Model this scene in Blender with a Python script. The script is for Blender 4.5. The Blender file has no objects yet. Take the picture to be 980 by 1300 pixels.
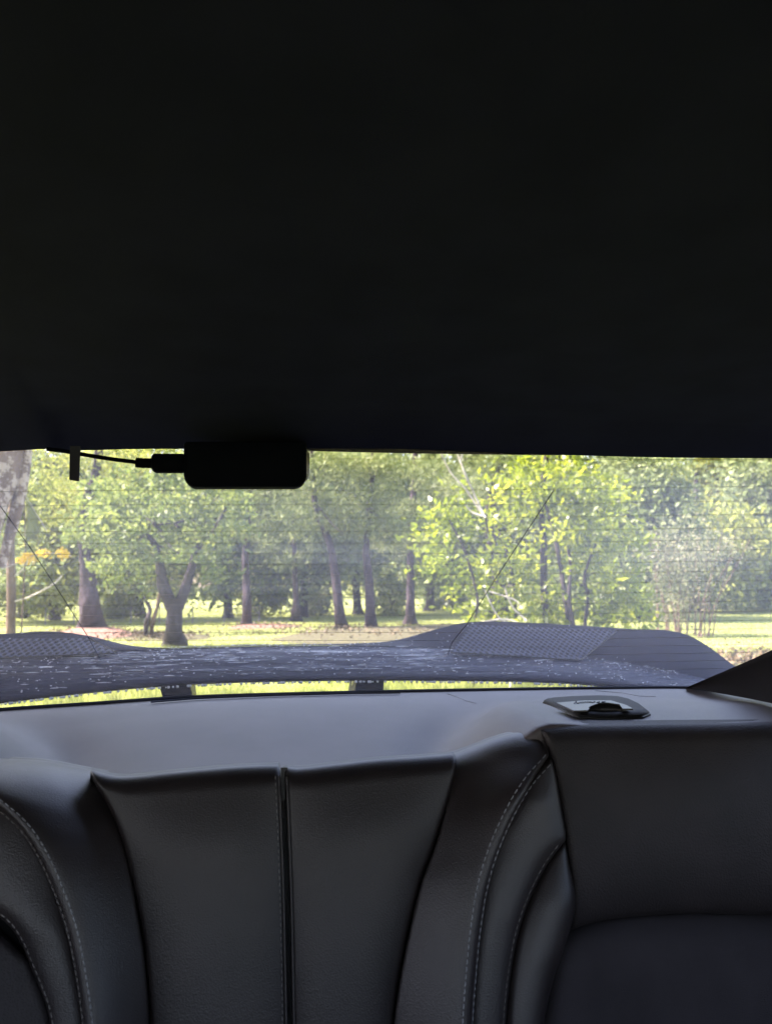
import bpy, bmesh, math, random
import numpy as np
from mathutils import Vector, noise as mnoise
random.seed(7); RNG = np.random.default_rng(11)
S = bpy.context.scene
COL = S.collection
R = math.radians

# ------------------------------------------------------------------ camera
F = 945.0                      # focal length in pixels of the 980 x 1300 photograph
HOR = 745.0                    # pixel row of the horizon
CAM = Vector((0.0, 0.0, 1.15))
YAW = R(9.6)
PITCH = math.atan((HOR - 650.0) / F)
cd = bpy.data.cameras.new('camera'); cam = bpy.data.objects.new('camera', cd); COL.objects.link(cam)
cam.location = CAM
cam.rotation_euler = (R(90) + PITCH, 0, -YAW)
cd.sensor_fit = 'VERTICAL'; cd.sensor_height = 24.0; cd.lens = 24.0 * F / 1300.0
cd.clip_start = 0.02; cd.clip_end = 2000
cd.dof.use_dof = True; cd.dof.focus_distance = 1.0; cd.dof.aperture_fstop = 5.2
S.camera = cam

# ------------------------------------------------------------------ world, sun, exposure
SUN_EL, SUN_AZ = R(50), R(-78)          # azimuth measured from +Y (rear of the car) towards +X
SUN_DIR = Vector((math.sin(SUN_AZ) * math.cos(SUN_EL), math.cos(SUN_AZ) * math.cos(SUN_EL), math.sin(SUN_EL)))
W = bpy.data.worlds.new('World'); S.world = W; W.use_nodes = True
nt = W.node_tree; bg = nt.nodes['Background']
sky = nt.nodes.new('ShaderNodeTexSky'); sky.sky_type = 'NISHITA'; sky.sun_disc = False
sky.sun_elevation = SUN_EL; sky.sun_rotation = SUN_AZ
sky.dust_density = 2.5; sky.air_density = 1.3
nt.links.new(sky.outputs[0], bg.inputs[0]); bg.inputs[1].default_value = 0.15
sd = bpy.data.lights.new('sun', 'SUN'); so = bpy.data.objects.new('sun', sd); COL.objects.link(so)
sd.energy = 5.0; sd.angle = R(0.5); sd.color = (1.0, 0.95, 0.86)
so.rotation_euler = (-SUN_DIR).to_track_quat('-Z', 'Y').to_euler()
S.view_settings.view_transform = 'Standard'; S.view_settings.look = 'None'
S.view_settings.exposure = 2.7; S.view_settings.gamma = 1.0
S.view_settings.use_white_balance = True; S.view_settings.white_balance_temperature = 6900; S.view_settings.white_balance_tint = 24
S.cycles.max_bounces = 10; S.cycles.transparent_max_bounces = 24
S.cycles.diffuse_bounces = 5; S.cycles.glossy_bounces = 4; S.cycles.transmission_bounces = 6
S.cycles.caustics_reflective = False; S.cycles.caustics_refractive = False
S.cycles.sample_clamp_indirect = 4.0

# ------------------------------------------------------------------ geometry helpers
FW = Vector((math.sin(YAW) * math.cos(PITCH), math.cos(YAW) * math.cos(PITCH), math.sin(PITCH)))
RT = Vector((math.cos(YAW), -math.sin(YAW), 0))
UP = RT.cross(FW)
def ray(px, py): return FW + RT * ((px - 490.0) / F) + UP * ((650.0 - py) / F)
def at_z(px, py, z): d = ray(px, py); return CAM + d * ((z - CAM.z) / d.z)
def at_y(px, py, y): d = ray(px, py); return CAM + d * (y / d.y)
def at_h(px, py, dist):         # at a horizontal distance from the camera
    d = ray(px, py); return CAM + d * (dist / math.hypot(d.x, d.y))
def gnd(px, py): return at_z(px, py, 0.0)
def interp(pts, v):
    return float(np.interp(v, [p[0] for p in pts], [p[1] for p in pts]))
def smooth_curve(pts, n):
    """Catmull-Rom through 3-D points, n samples"""
    P = [Vector(p) for p in pts]; P = [P[0] * 2 - P[1]] + P + [P[-1] * 2 - P[-2]]
    out = []; m = len(P) - 3
    for i in range(n):
        u = i / (n - 1) * m; k = min(int(u), m - 1); t = u - k
        a, b, c, d = P[k:k + 4]
        out.append(0.5 * ((2 * b) + (-a + c) * t + (2 * a - 5 * b + 4 * c - d) * t * t + (-a + 3 * b - 3 * c + d) * t ** 3))
    return out

class MB:
    def __init__(s): s.v = []; s.f = []
    def add(s, v, f):
        o = len(s.v); s.v += [tuple(p) for p in v]; s.f += [tuple(i + o for i in q) for q in f]
    def grid(s, rows, close=False, flip=False):
        n = len(rows[0]); v = [p for r in rows for p in r]; f = []
        for i in range(len(rows) - 1):
            for j in range(n if close else n - 1):
                a = i * n + j; b = i * n + (j + 1) % n; c = b + n; d = a + n
                f.append((d, c, b, a) if flip else (a, b, c, d))
        s.add(v, f)
    def tube(s, pts, rad, k=8, cap=True, jit=0.0, seed=0):
        pts = [Vector(p) for p in pts]; rows = []; n = len(pts)
        ref = Vector((0.3, 1, 0.1)).normalized()
        for i, p in enumerate(pts):
            t = (pts[min(i + 1, n - 1)] - pts[max(i - 1, 0)]).normalized()
            if abs(t.dot(ref)) > .95: ref = Vector((1, 0, 0.2)).normalized()
            a = t.cross(ref).normalized(); b = t.cross(a)
            r = rad[i] if hasattr(rad, '__len__') else rad
            ring = []
            for j in range(k):
                w = 2 * math.pi * j / k
                rr = r
                if jit: rr = r * (1 + jit * mnoise.noise(Vector((math.cos(w) * 1.3 + seed, math.sin(w) * 1.3, p.z * 2.5 / max(r * 8, .3)))) )
                ring.append(p + (a * math.cos(w) + b * math.sin(w)) * rr)
            rows.append(ring)
        s.grid(rows, close=True)
        if cap:
            o = len(s.v) - n * k
            s.f.append(tuple(o + j for j in range(k))); s.f.append(tuple(o + (n - 1) * k + j for j in reversed(range(k))))
    def box(s, c, sx, sy, sz):
        x, y, z = c; a, b, d = sx / 2, sy / 2, sz / 2
        v = [(x + i * a, y + j * b, z + k * d) for k in (-1, 1) for j in (-1, 1) for i in (-1, 1)]
        s.add(v, [(0, 2, 3, 1), (4, 5, 7, 6), (0, 1, 5, 4), (2, 6, 7, 3), (0, 4, 6, 2), (1, 3, 7, 5)])
    def build(s, name, mat, parent=None, smooth=True, kind=None, bevel=0, label=None):
        me = bpy.data.meshes.new(name); me.from_pydata(s.v, [], s.f)
        if smooth: me.polygons.foreach_set('use_smooth', [True] * len(me.polygons))
        me.materials.append(mat); me.update()
        o = bpy.data.objects.new(name, me); COL.objects.link(o)
        if bevel:
            m = o.modifiers.new('bevel', 'BEVEL'); m.width = bevel; m.segments = 3; m.limit_method = 'ANGLE'
        if parent: o.parent = parent
        if kind: o['kind'] = kind
        if label: o['label'] = label
        return o
def thing(name, label, cat, group=None, loc=(0, 0, 0)):
    o = bpy.data.objects.new(name, None); COL.objects.link(o); o.location = loc; o.empty_display_size = .1
    o['label'] = label; o['category'] = cat
    if group: o['group'] = group
    return o
def tag(o, label, cat, group=None):
    o['label'] = label; o['category'] = cat
    if group: o['group'] = group
    return o
def fix_parent(o, root):       # parts are written in world coordinates; roots sit at their base
    pass

# ------------------------------------------------------------------ materials
def newmat(name):
    m = bpy.data.materials.new(name); m.use_nodes = True
    t = m.node_tree; b = t.nodes['Principled BSDF']
    return m, t, b
def ND(t, k, **kw):
    n = t.nodes.new(k)
    for a, v in kw.items():
        if a.startswith('i_'):
            n.inputs[a[2:].replace('_', ' ')].default_value = v
        else: setattr(n, a, v)
    return n
def coords(t, scale=(1, 1, 1)):
    g = ND(t, 'ShaderNodeNewGeometry'); mp = ND(t, 'ShaderNodeMapping'); mp.inputs['Scale'].default_value = scale
    t.links.new(g.outputs['Position'], mp.inputs['Vector']); return mp.outputs[0]
def noise_col(t, vec, scale, c1, c2, detail=6, lo=.35, hi=.65):
    n = ND(t, 'ShaderNodeTexNoise'); n.inputs['Scale'].default_value = scale; n.inputs['Detail'].default_value = detail
    t.links.new(vec, n.inputs['Vector'])
    r = ND(t, 'ShaderNodeValToRGB'); r.color_ramp.elements[0].position = lo; r.color_ramp.elements[1].position = hi
    r.color_ramp.elements[0].color = (*c1, 1); r.color_ramp.elements[1].color = (*c2, 1)
    t.links.new(n.outputs[0], r.inputs[0]); return r.outputs[0], n.outputs[0]
def bump(t, b, h, strength, dist):
    n = ND(t, 'ShaderNodeBump'); n.inputs['Strength'].default_value = strength; n.inputs['Distance'].default_value = dist
    t.links.new(h, n.inputs['Height']); t.links.new(n.outputs[0], b.inputs['Normal']); return n
def leather(name, c1, c2, rough=.42, grain=900, bs=.35, spec=.5, coat=0):
    m, t, b = newmat(name); v = coords(t)
    c, _ = noise_col(t, v, 14, c1, c2); t.links.new(c, b.inputs['Base Color'])
    vo = ND(t, 'ShaderNodeTexVoronoi'); vo.inputs['Scale'].default_value = grain; t.links.new(v, vo.inputs['Vector'])
    n2 = ND(t, 'ShaderNodeTexNoise'); n2.inputs['Scale'].default_value = 25; n2.inputs['Detail'].default_value = 4; t.links.new(v, n2.inputs['Vector'])
    ad = ND(t, 'ShaderNodeMath', operation='MULTIPLY_ADD'); ad.inputs[1].default_value = .6
    t.links.new(n2.outputs[0], ad.inputs[0]); t.links.new(vo.outputs['Distance'], ad.inputs[2])
    bump(t, b, ad.outputs[0], bs, .0008)
    b.inputs['Roughness'].default_value = rough; b.inputs['Specular IOR Level'].default_value = spec
    b.inputs['Coat Weight'].default_value = coat
    return m
M = {}
M['leather'] = leather('black_leather', (.0115, .0086, .0085), (.018, .0135, .0133), .42, 700, .22, .36)
M['leather_side'] = leather('dark_grey_leather', (.0155, .0118, .0118), (.0235, .018, .018), .42, 700, .22, .50)
M['vinyl'] = leather('black_vinyl_cloth', (.016, .0135, .0145), (.024, .0195, .021), .6, 500, .5, .3)
M['cloth'] = leather('charcoal_cloth', (.029, .025, .028), (.040, .035, .039), .8, 1500, .6, .2)
M['shelf'] = leather('grey_black_shelf_felt', (.070, .057, .060), (.086, .070, .074), .44, 1600, .35, .5)
M['headliner'] = leather('black_headliner_cloth', (.032, .036, .076), (.040, .044, .092), .9, 1400, .6, .15)
M['camera'] = leather('matt_black_camera_plastic', (.003, .004, .012), (.004, .005, .016), .7, 1100, .2, .06)
M['pillar'] = leather('black_pillar_cloth', (.006, .0055, .007), (.008, .0075, .009), .85, 1100, .3, .08)
M['trim'] = leather('black_plastic_trim', (.006, .0065, .017), (.008, .009, .023), .6, 1100, .3, .35)
M['plastic'] = leather('glossy_black_plastic', (.008, .008, .009), (.012, .012, .013), .25, 1500, .05, .5)
M['latch'] = leather('grey_satin_plastic', (.016, .015, .019), (.022, .020, .025), .34, 1500, .08, .6)
M['bezel'] = leather('dark_grey_satin_bezel', (.010, .010, .012), (.014, .014, .017), .6, 1500, .1, .15)
M['tab'] = leather('grey_strap', (.04, .038, .085), (.05, .048, .10), .7, 900, .3, .1)
M['thread'] = leather('grey_thread', (.16, .16, .17), (.24, .24, .25), .7, 900, .1)
M['thread_dark'] = leather('dark_grey_thread', (.10, .09, .085), (.14, .13, .12), .7, 900, .1)
M['print_shade'] = leather('black_print_and_shade', (.006, .006, .006), (.008, .008, .008), .5, 900, .1)
m, t, b = newmat('wire_copper_dark'); b.inputs['Base Color'].default_value = (.07, .06, .045, 1); b.inputs['Roughness'].default_value = .6; M['wire'] = m
m, t, b = newmat('clear_bracket'); b.inputs['Base Color'].default_value = (.5, .48, .45, 1); b.inputs['Roughness'].default_value = .25; b.inputs['Transmission Weight'].default_value = .5; M['bracket'] = m
# wet dark paint of the body and the spoiler
def wet_paint(name, c1, c2, streak=1.0):
    m, t, b = newmat(name); v = coords(t, (7, 60, 60))
    n = ND(t, 'ShaderNodeTexNoise'); n.inputs['Scale'].default_value = 1.0; n.inputs['Detail'].default_value = 7; n.inputs['Roughness'].default_value = .62
    t.links.new(v, n.inputs['Vector'])
    v2 = coords(t); c, _ = noise_col(t, v2, 9, c1, c2); t.links.new(c, b.inputs['Base Color'])
    bump(t, b, n.outputs[0], 1.0 * streak, .006)
    rr = ND(t, 'ShaderNodeMapRange'); rr.inputs[1].default_value = .45; rr.inputs[2].default_value = .58; rr.inputs[3].default_value = .5; rr.inputs[4].default_value = .05
    t.links.new(n.outputs[0], rr.inputs[0]); t.links.new(rr.outputs[0], b.inputs['Roughness'])
    b.inputs['Specular IOR Level'].default_value = .22
    b.inputs['Coat Weight'].default_value = .0; b.inputs['Coat Roughness'].default_value = .08
    return m
M['paint'] = wet_paint('wet_dark_blue_paint', (.012, .014, .032), (.019, .022, .048))
M['paint_dry'] = wet_paint('dark_blue_paint', (.020, .023, .040), (.028, .032, .052), .12)
M['riser'] = leather('matt_dark_blue_plastic', (.010, .012, .024), (.016, .018, .034), .6, 900, .2, .06)
# perforated honeycomb panel of the spoiler
m, t, b = newmat('honeycomb_plastic'); v = coords(t, (1, 1, 1))
uvn = ND(t, 'ShaderNodeUVMap'); mp = ND(t, 'ShaderNodeMapping'); mp.inputs['Rotation'].default_value = (0, 0, R(45)); mp.inputs['Scale'].default_value = (1, 1, 0)
t.links.new(uvn.outputs[0], mp.inputs['Vector'])
vo = ND(t, 'ShaderNodeTexVoronoi'); vo.inputs['Scale'].default_value = 1.0; vo.inputs['Randomness'].default_value = 0.0; vo.voronoi_dimensions = '2D'
t.links.new(mp.outputs[0], vo.inputs['Vector'])
r = ND(t, 'ShaderNodeValToRGB'); r.color_ramp.elements[0].position = .30; r.color_ramp.elements[1].position = .44
r.color_ramp.elements[0].color = (.002, .002, .004, 1); r.color_ramp.elements[1].color = (.06, .065, .10, 1)
t.links.new(vo.outputs['Distance'], r.inputs[0]); t.links.new(r.outputs[0], b.inputs['Base Color'])
bump(t, b, vo.outputs['Distance'], .8, .004); b.inputs['Roughness'].default_value = .5; b.inputs['Specular IOR Level'].default_value = .15; M['mesh'] = m
# window glass with a thin film of dust and painted pale streaks in place of reflections
m, t, b = newmat('dusty_window_glass'); t.nodes.remove(b); out = t.nodes['Material Output']
tr = ND(t, 'ShaderNodeBsdfTransparent'); tr.inputs[0].default_value = (.90, .88, .90, 1)
gl = ND(t, 'ShaderNodeBsdfGlossy'); gl.inputs['Roughness'].default_value = .02
fr = ND(t, 'ShaderNodeFresnel'); fr.inputs[0].default_value = 1.3
mx = ND(t, 'ShaderNodeMixShader'); t.links.new(fr.outputs[0], mx.inputs[0]); t.links.new(tr.outputs[0], mx.inputs[1]); t.links.new(gl.outputs[0], mx.inputs[2])
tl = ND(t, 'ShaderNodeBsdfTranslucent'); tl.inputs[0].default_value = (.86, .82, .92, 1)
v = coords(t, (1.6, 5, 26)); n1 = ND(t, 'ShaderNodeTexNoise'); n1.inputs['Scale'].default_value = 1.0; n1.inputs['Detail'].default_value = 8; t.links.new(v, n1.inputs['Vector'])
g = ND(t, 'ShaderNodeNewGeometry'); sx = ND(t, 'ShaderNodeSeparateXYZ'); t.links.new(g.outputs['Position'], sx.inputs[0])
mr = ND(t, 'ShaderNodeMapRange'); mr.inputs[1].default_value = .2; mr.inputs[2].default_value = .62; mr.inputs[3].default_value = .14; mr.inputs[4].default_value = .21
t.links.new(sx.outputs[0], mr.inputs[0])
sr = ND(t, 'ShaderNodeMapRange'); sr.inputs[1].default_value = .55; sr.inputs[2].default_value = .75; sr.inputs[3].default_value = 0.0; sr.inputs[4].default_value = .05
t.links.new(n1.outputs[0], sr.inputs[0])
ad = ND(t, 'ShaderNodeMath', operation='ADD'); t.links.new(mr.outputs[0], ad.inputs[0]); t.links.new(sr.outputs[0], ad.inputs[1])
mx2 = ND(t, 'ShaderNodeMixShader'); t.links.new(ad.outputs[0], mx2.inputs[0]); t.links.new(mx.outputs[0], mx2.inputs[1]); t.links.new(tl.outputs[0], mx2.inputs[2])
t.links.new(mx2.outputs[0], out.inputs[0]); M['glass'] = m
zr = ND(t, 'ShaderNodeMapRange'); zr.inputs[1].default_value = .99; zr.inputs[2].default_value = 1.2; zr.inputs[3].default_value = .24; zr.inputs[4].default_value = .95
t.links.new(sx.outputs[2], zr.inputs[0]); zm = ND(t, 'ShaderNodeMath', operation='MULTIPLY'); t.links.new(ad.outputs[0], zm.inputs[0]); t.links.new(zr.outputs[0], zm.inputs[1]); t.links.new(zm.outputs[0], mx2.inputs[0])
# clear side glass
m, t, b = newmat('clear_window_glass'); t.nodes.remove(b); out = t.nodes['Material Output']
tr = ND(t, 'ShaderNodeBsdfTransparent'); tr.inputs[0].default_value = (.78, .80, .82, 1)
gl = ND(t, 'ShaderNodeBsdfGlossy'); gl.inputs['Roughness'].default_value = .02
mx = ND(t, 'ShaderNodeMixShader'); mx.inputs[0].default_value = .06; t.links.new(tr.outputs[0], mx.inputs[1]); t.links.new(gl.outputs[0], mx.inputs[2])
t.links.new(mx.outputs[0], out.inputs[0]); M['side_glass'] = m
m, t, b = newmat('raindrop_glint_white'); b.inputs['Base Color'].default_value = (.9, .93, 1, 1); b.inputs['Roughness'].default_value = .08; b.inputs['Transmission Weight'].default_value = .25; b.inputs['IOR'].default_value = 1.33; M['drop'] = m  # near-white base paints the sky highlights into the drops
def bark(name, c1, c2, patch=None, sc=9):
    m, t, b = newmat(name); v = coords(t, (1, 1, .3))
    c, n = noise_col(t, v, sc, c1, c2, 8)
    if patch:
        v2 = coords(t); n2 = ND(t, 'ShaderNodeTexNoise'); n2.inputs['Scale'].default_value = 7; n2.inputs['Detail'].default_value = 9; n2.inputs['Roughness'].default_value = .75
        t.links.new(v2, n2.inputs['Vector']); mr = ND(t, 'ShaderNodeMapRange'); mr.inputs[1].default_value = .50; mr.inputs[2].default_value = .53
        t.links.new(n2.outputs[0], mr.inputs[0]); mc = ND(t, 'ShaderNodeMix', data_type='RGBA'); mc.inputs[7].default_value = (*patch, 1)
        t.links.new(mr.outputs[0], mc.inputs[0]); t.links.new(c, mc.inputs[6]); c = mc.outputs[2]
    t.links.new(c, b.inputs['Base Color']); bump(t, b, n, 1.0, .04); b.inputs['Roughness'].default_value = .9
    b.inputs['Specular IOR Level'].default_value = .2
    return m
M['bark'] = bark('grey_bark', (.022, .018, .020), (.060, .052, .056))
M['bark_pine'] = bark('pine_bark', (.020, .015, .018), (.055, .043, .050))
M['bark_lichen'] = bark('lichen_bark', (.12, .075, .055), (.22, .15, .12), (.46, .38, .34))
M['bark_brown'] = bark('brown_bark', (.07, .05, .035), (.15, .11, .08))
M['bark_pale'] = bark('pale_dead_wood', (.34, .32, .28), (.52, .50, .45))
def leafmat(name, cols, trans=.45, rough=.5, nscale=.8, gloss=.02):
    """cols: colours picked at random per leaf, shifted by a slow noise from clump to clump"""
    m, t, b = newmat(name); t.nodes.remove(b); out = t.nodes['Material Output']
    g = ND(t, 'ShaderNodeNewGeometry'); n = ND(t, 'ShaderNodeTexNoise'); n.inputs['Scale'].default_value = nscale; n.inputs['Detail'].default_value = 3
    t.links.new(g.outputs['Position'], n.inputs['Vector'])
    ma = ND(t, 'ShaderNodeMath', operation='MULTIPLY_ADD'); ma.inputs[1].default_value = .55; t.links.new(g.outputs['Random Per Island'], ma.inputs[0])
    mb = ND(t, 'ShaderNodeMath', operation='MULTIPLY_ADD'); mb.inputs[1].default_value = 1.3; mb.inputs[2].default_value = -.42
    t.links.new(n.outputs[0], mb.inputs[0]); t.links.new(mb.outputs[0], ma.inputs[2])
    r = ND(t, 'ShaderNodeValToRGB'); cr = r.color_ramp
    while len(cr.elements) < len(cols): cr.elements.new(.5)
    for i, c in enumerate(cols): cr.elements[i].position = i / (len(cols) - 1); cr.elements[i].color = (*c, 1)
    t.links.new(ma.outputs[0], r.inputs[0])
    d = ND(t, 'ShaderNodeBsdfDiffuse'); tl = ND(t, 'ShaderNodeBsdfTranslucent'); gl = ND(t, 'ShaderNodeBsdfGlossy'); gl.inputs['Roughness'].default_value = rough
    gl.inputs[0].default_value = (.8, .85, .9, 1)
    t.links.new(r.outputs[0], d.inputs[0]); t.links.new(r.outputs[0], tl.inputs[0])
    m1 = ND(t, 'ShaderNodeMixShader'); m1.inputs[0].default_value = trans; t.links.new(d.outputs[0], m1.inputs[1]); t.links.new(tl.outputs[0], m1.inputs[2])
    m2 = ND(t, 'ShaderNodeMixShader'); m2.inputs[0].default_value = gloss; t.links.new(m1.outputs[0], m2.inputs[1]); t.links.new(gl.outputs[0], m2.inputs[2])
    t.links.new(m2.outputs[0], out.inputs[0]); return m
M['leaf_oak'] = leafmat('oak_leaves', [(.07, .12, .03), (.15, .21, .05), (.30, .36, .08)])
M['leaf_bright'] = leafmat('bright_leaves', [(.06, .10, .02), (.22, .30, .02), (.48, .52, .04)], .6, .35, 1.5, .03)
M['leaf_dark'] = leafmat('dark_leaves', [(.05, .08, .03), (.11, .15, .05), (.20, .24, .08)])
M['leaf_mid'] = leafmat('mid_green_leaves', [(.10, .14, .03), (.24, .29, .06), (.44, .45, .11)])
M['leaf_far'] = leafmat('sunlit_far_leaves', [(.16, .20, .06), (.30, .34, .10), (.48, .50, .17)], .55)  # brighter yellow-green paints the sunlight behind the trunks into the leaves
M['leaf_grey'] = leafmat('grey_green_leaves', [(.09, .13, .05), (.18, .24, .09), (.30, .36, .14)])
M['leaf_blue'] = leafmat('blue_green_leaves', [(.09, .13, .06), (.19, .23, .12), (.34, .38, .22)], .4, .4)
M['needle'] = leafmat('pine_needles', [(.08, .12, .04), (.16, .21, .07), (.28, .32, .12)], .3)
M['leaf_yellow'] = leafmat('yellow_leaves', [(.5, .32, .02), (.7, .50, .03), (.8, .62, .08)], .5)
M['leaf_pink'] = leafmat('shrub_leaves', [(.08, .11, .05), (.16, .19, .09), (.27, .25, .15)], .4)
M['grass'] = leafmat('grass_blades', [(.17, .22, .05), (.30, .35, .09), (.44, .46, .17)], .5, .5, 1.2, .03)
M['litter'] = leafmat('leaf_litter', [(.06, .05, .03), (.12, .095, .055), (.20, .15, .09)], .1)
m, t, b = newmat('lawn_ground'); v = coords(t)
c, n = noise_col(t, v, .35, (.16, .20, .06), (.26, .30, .10), 5); c2, n2 = noise_col(t, v, 9, (.6, .6, .6), (1.15, 1.15, 1.1), 8)
mc = ND(t, 'ShaderNodeMix', data_type='RGBA', blend_type='MULTIPLY'); mc.inputs[0].default_value = 1; t.links.new(c, mc.inputs[6]); t.links.new(c2, mc.inputs[7])
t.links.new(mc.outputs[2], b.inputs['Base Color']); bump(t, b, n2, 1, .05); b.inputs['Roughness'].default_value = .95; b.inputs['Specular IOR Level'].default_value = .1; M['lawn'] = m
def dirt(name, c1, c2):
    m, t, b = newmat(name); v = coords(t); c, n = noise_col(t, v, 14, c1, c2, 9); t.links.new(c, b.inputs['Base Color'])
    bump(t, b, n, 1, .04); b.inputs['Roughness'].default_value = .95; b.inputs['Specular IOR Level'].default_value = .1; return m
M['mulch'] = dirt('red_mulch', (.13, .075, .055), (.24, .15, .11))
M['straw'] = dirt('pine_straw', (.045, .045, .026), (.10, .10, .058))
M['drive'] = dirt('gravel_drive', (.14, .13, .12), (.30, .28, .26))
M['olive'] = dirt('olive_cloth', (.16, .19, .06), (.20, .23, .08))
M['metal_post'] = dirt('rusty_grey_metal', (.10, .10, .11), (.16, .16, .16))

# ------------------------------------------------------------------ foliage helpers
def rand_unit(n):
    v = RNG.normal(size=(n, 3)); return v / np.linalg.norm(v, axis=1)[:, None]
def leaf_mesh(name, C, size, aspect, mat, parent=None, kind=None, up_bias=.4, along=None):
    n = len(C); a = rand_unit(n)
    if along is not None: a = a * .5 + along; a /= np.linalg.norm(a, axis=1)[:, None]
    nn = rand_unit(n); nn[:, 2] += up_bias; b_ = np.cross(nn, a); b_ /= (np.linalg.norm(b_, axis=1)[:, None] + 1e-6)
    n3 = np.cross(a, b_)
    L = size * RNG.uniform(.6, 1.35, n); Wd = L * aspect
    A = a * L[:, None] / 2; B = b_ * Wd[:, None] / 2; fold = n3 * (Wd * .35)[:, None]
    V = np.empty((n, 4, 3)); V[:, 0] = C - A; V[:, 1] = C + B * 1.0 + fold - A * .15; V[:, 2] = C + A; V[:, 3] = C - B + fold - A * .15
    me = bpy.data.meshes.new(name); me.vertices.add(n * 4); me.loops.add(n * 4); me.polygons.add(n)
    me.vertices.foreach_set('co', V.reshape(-1)); me.loops.foreach_set('vertex_index', np.arange(n * 4, dtype=np.int32))
    me.polygons.foreach_set('loop_start', np.arange(0, n * 4, 4, dtype=np.int32)); me.materials.append(mat); me.update(calc_edges=True)
    o = bpy.data.objects.new(name, me); COL.objects.link(o)
    if parent: o.parent = parent
    if kind: o['kind'] = kind
    return o
def clump_points(c, rad, nclump, per, sig, hollow=.55, flat=.7, keep=None):
    c = np.array(c); rad = np.array(rad)
    d = rand_unit(nclump); r = RNG.uniform(hollow ** 3, 1, nclump) ** (1 / 3.)
    cc = c + d * rad * r[:, None]
    if keep is not None: cc = cc[[keep(p) for p in cc]]
    k = len(cc); per_i = RNG.integers(int(per * .5), int(per * 1.5), k)
    idx = np.repeat(np.arange(k), per_i)
    s = sig * RNG.uniform(.6, 1.4, k)[idx]
    off = RNG.normal(size=(len(idx), 3)); off[:, 2] *= flat
    return cc[idx] + off * s[:, None], cc
def trunk_mesh(pts, rads, name, mat, parent, k=12, n=26, flare=True, jit=.25, label=None):
    P = smooth_curve(pts, n); ln = len(P)
    rr = list(np.interp(np.linspace(0, 1, ln), np.linspace(0, 1, len(rads)), rads))
    if flare:
        for i in range(ln):
            h = P[i].z - P[0].z; rr[i] *= 1 + .55 * math.exp(-h / (rads[0] * 1.1))
    mb = MB(); mb.tube(P, rr, k, True, jit, random.random() * 50); o = mb.build(name, mat, parent)
    if label: o['label'] = label
    return o
def limb(mb, p, d, L, r, depth=0, bend=.25):
    pts = [Vector(p)]; d = Vector(d).normalized(); n = 7
    for i in range(n):
        d = (d + Vector((random.uniform(-bend, bend), random.uniform(-bend, bend), random.uniform(-bend, bend) * .8 + .04))).normalized()
        pts.append(pts[-1] + d * L / n)
    mb.tube(pts, [r * (1 - .75 * i / n) for i in range(n + 1)], 6, True)
    return pts

# ------------------------------------------------------------------ ground
mb = MB(); g = 40; ext = 900
def gz(x, y): return 0.0
xs = [-ext] + [i * 6 for i in range(-16, 17)] + [ext]; ys = [-ext] + [i * 6 for i in range(-4, 20)] + [ext]
mb.grid([[(x, y, gz(x, y)) for x in xs] for y in ys], flip=False)
mb.build('lawn', M['lawn'], kind='structure')
mb = MB(); mb.grid([[(x, y, .004) for x in (-3, -1, 1, 3)] for y in (-14, -4, 3, 5.2)])
mb.build('driveway', M['drive'], kind='structure')
def bed(name, outline_px, h, mat):
    """low mound with an uneven edge; outline given on the ground"""
    P = [gnd(*p) for p in outline_px]; c = sum(P, Vector()) / len(P); mb = MB(); rows = []
    n = 40; loop = smooth_curve(P + [P[0]], n + 1)[:-1]
    for k, f in enumerate((1.0, .93, .8, .6, .3, .02)):
        rows.append([(lambda q: Vector((q.x, q.y, (-.01 if k == 0 else h * (1 - f ** 2) + random.uniform(0, .02)))))(c + (p - c) * f * (1 + .08 * mnoise.noise(p * 1.7))) for p in loop])
    mb.grid(rows, close=True); return mb.build(name, mat, kind='structure')
bed('mulch_bed', [(72, 803), (130, 797), (168, 803), (176, 808), (130, 812), (60, 811)], .16, M['mulch'])
bed('mulch_bed', [(285, 797), (310, 794), (360, 793), (385, 795), (350, 798), (300, 799)], .07, M['mulch'])
bed('mulch_bed', [(330, 812), (400, 801), (470, 797), (560, 793), (640, 795), (620, 806), (520, 816), (400, 820)], .09, M['straw'])
bed('mulch_bed', [(150, 806), (190, 803), (262, 806), (262, 812), (200, 814), (140, 812)], .03, M['straw'])
bed('mulch_bed', [(880, 838), (930, 826), (1080, 822), (1100, 850), (960, 868), (860, 860)], .03, M['straw'])

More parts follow.
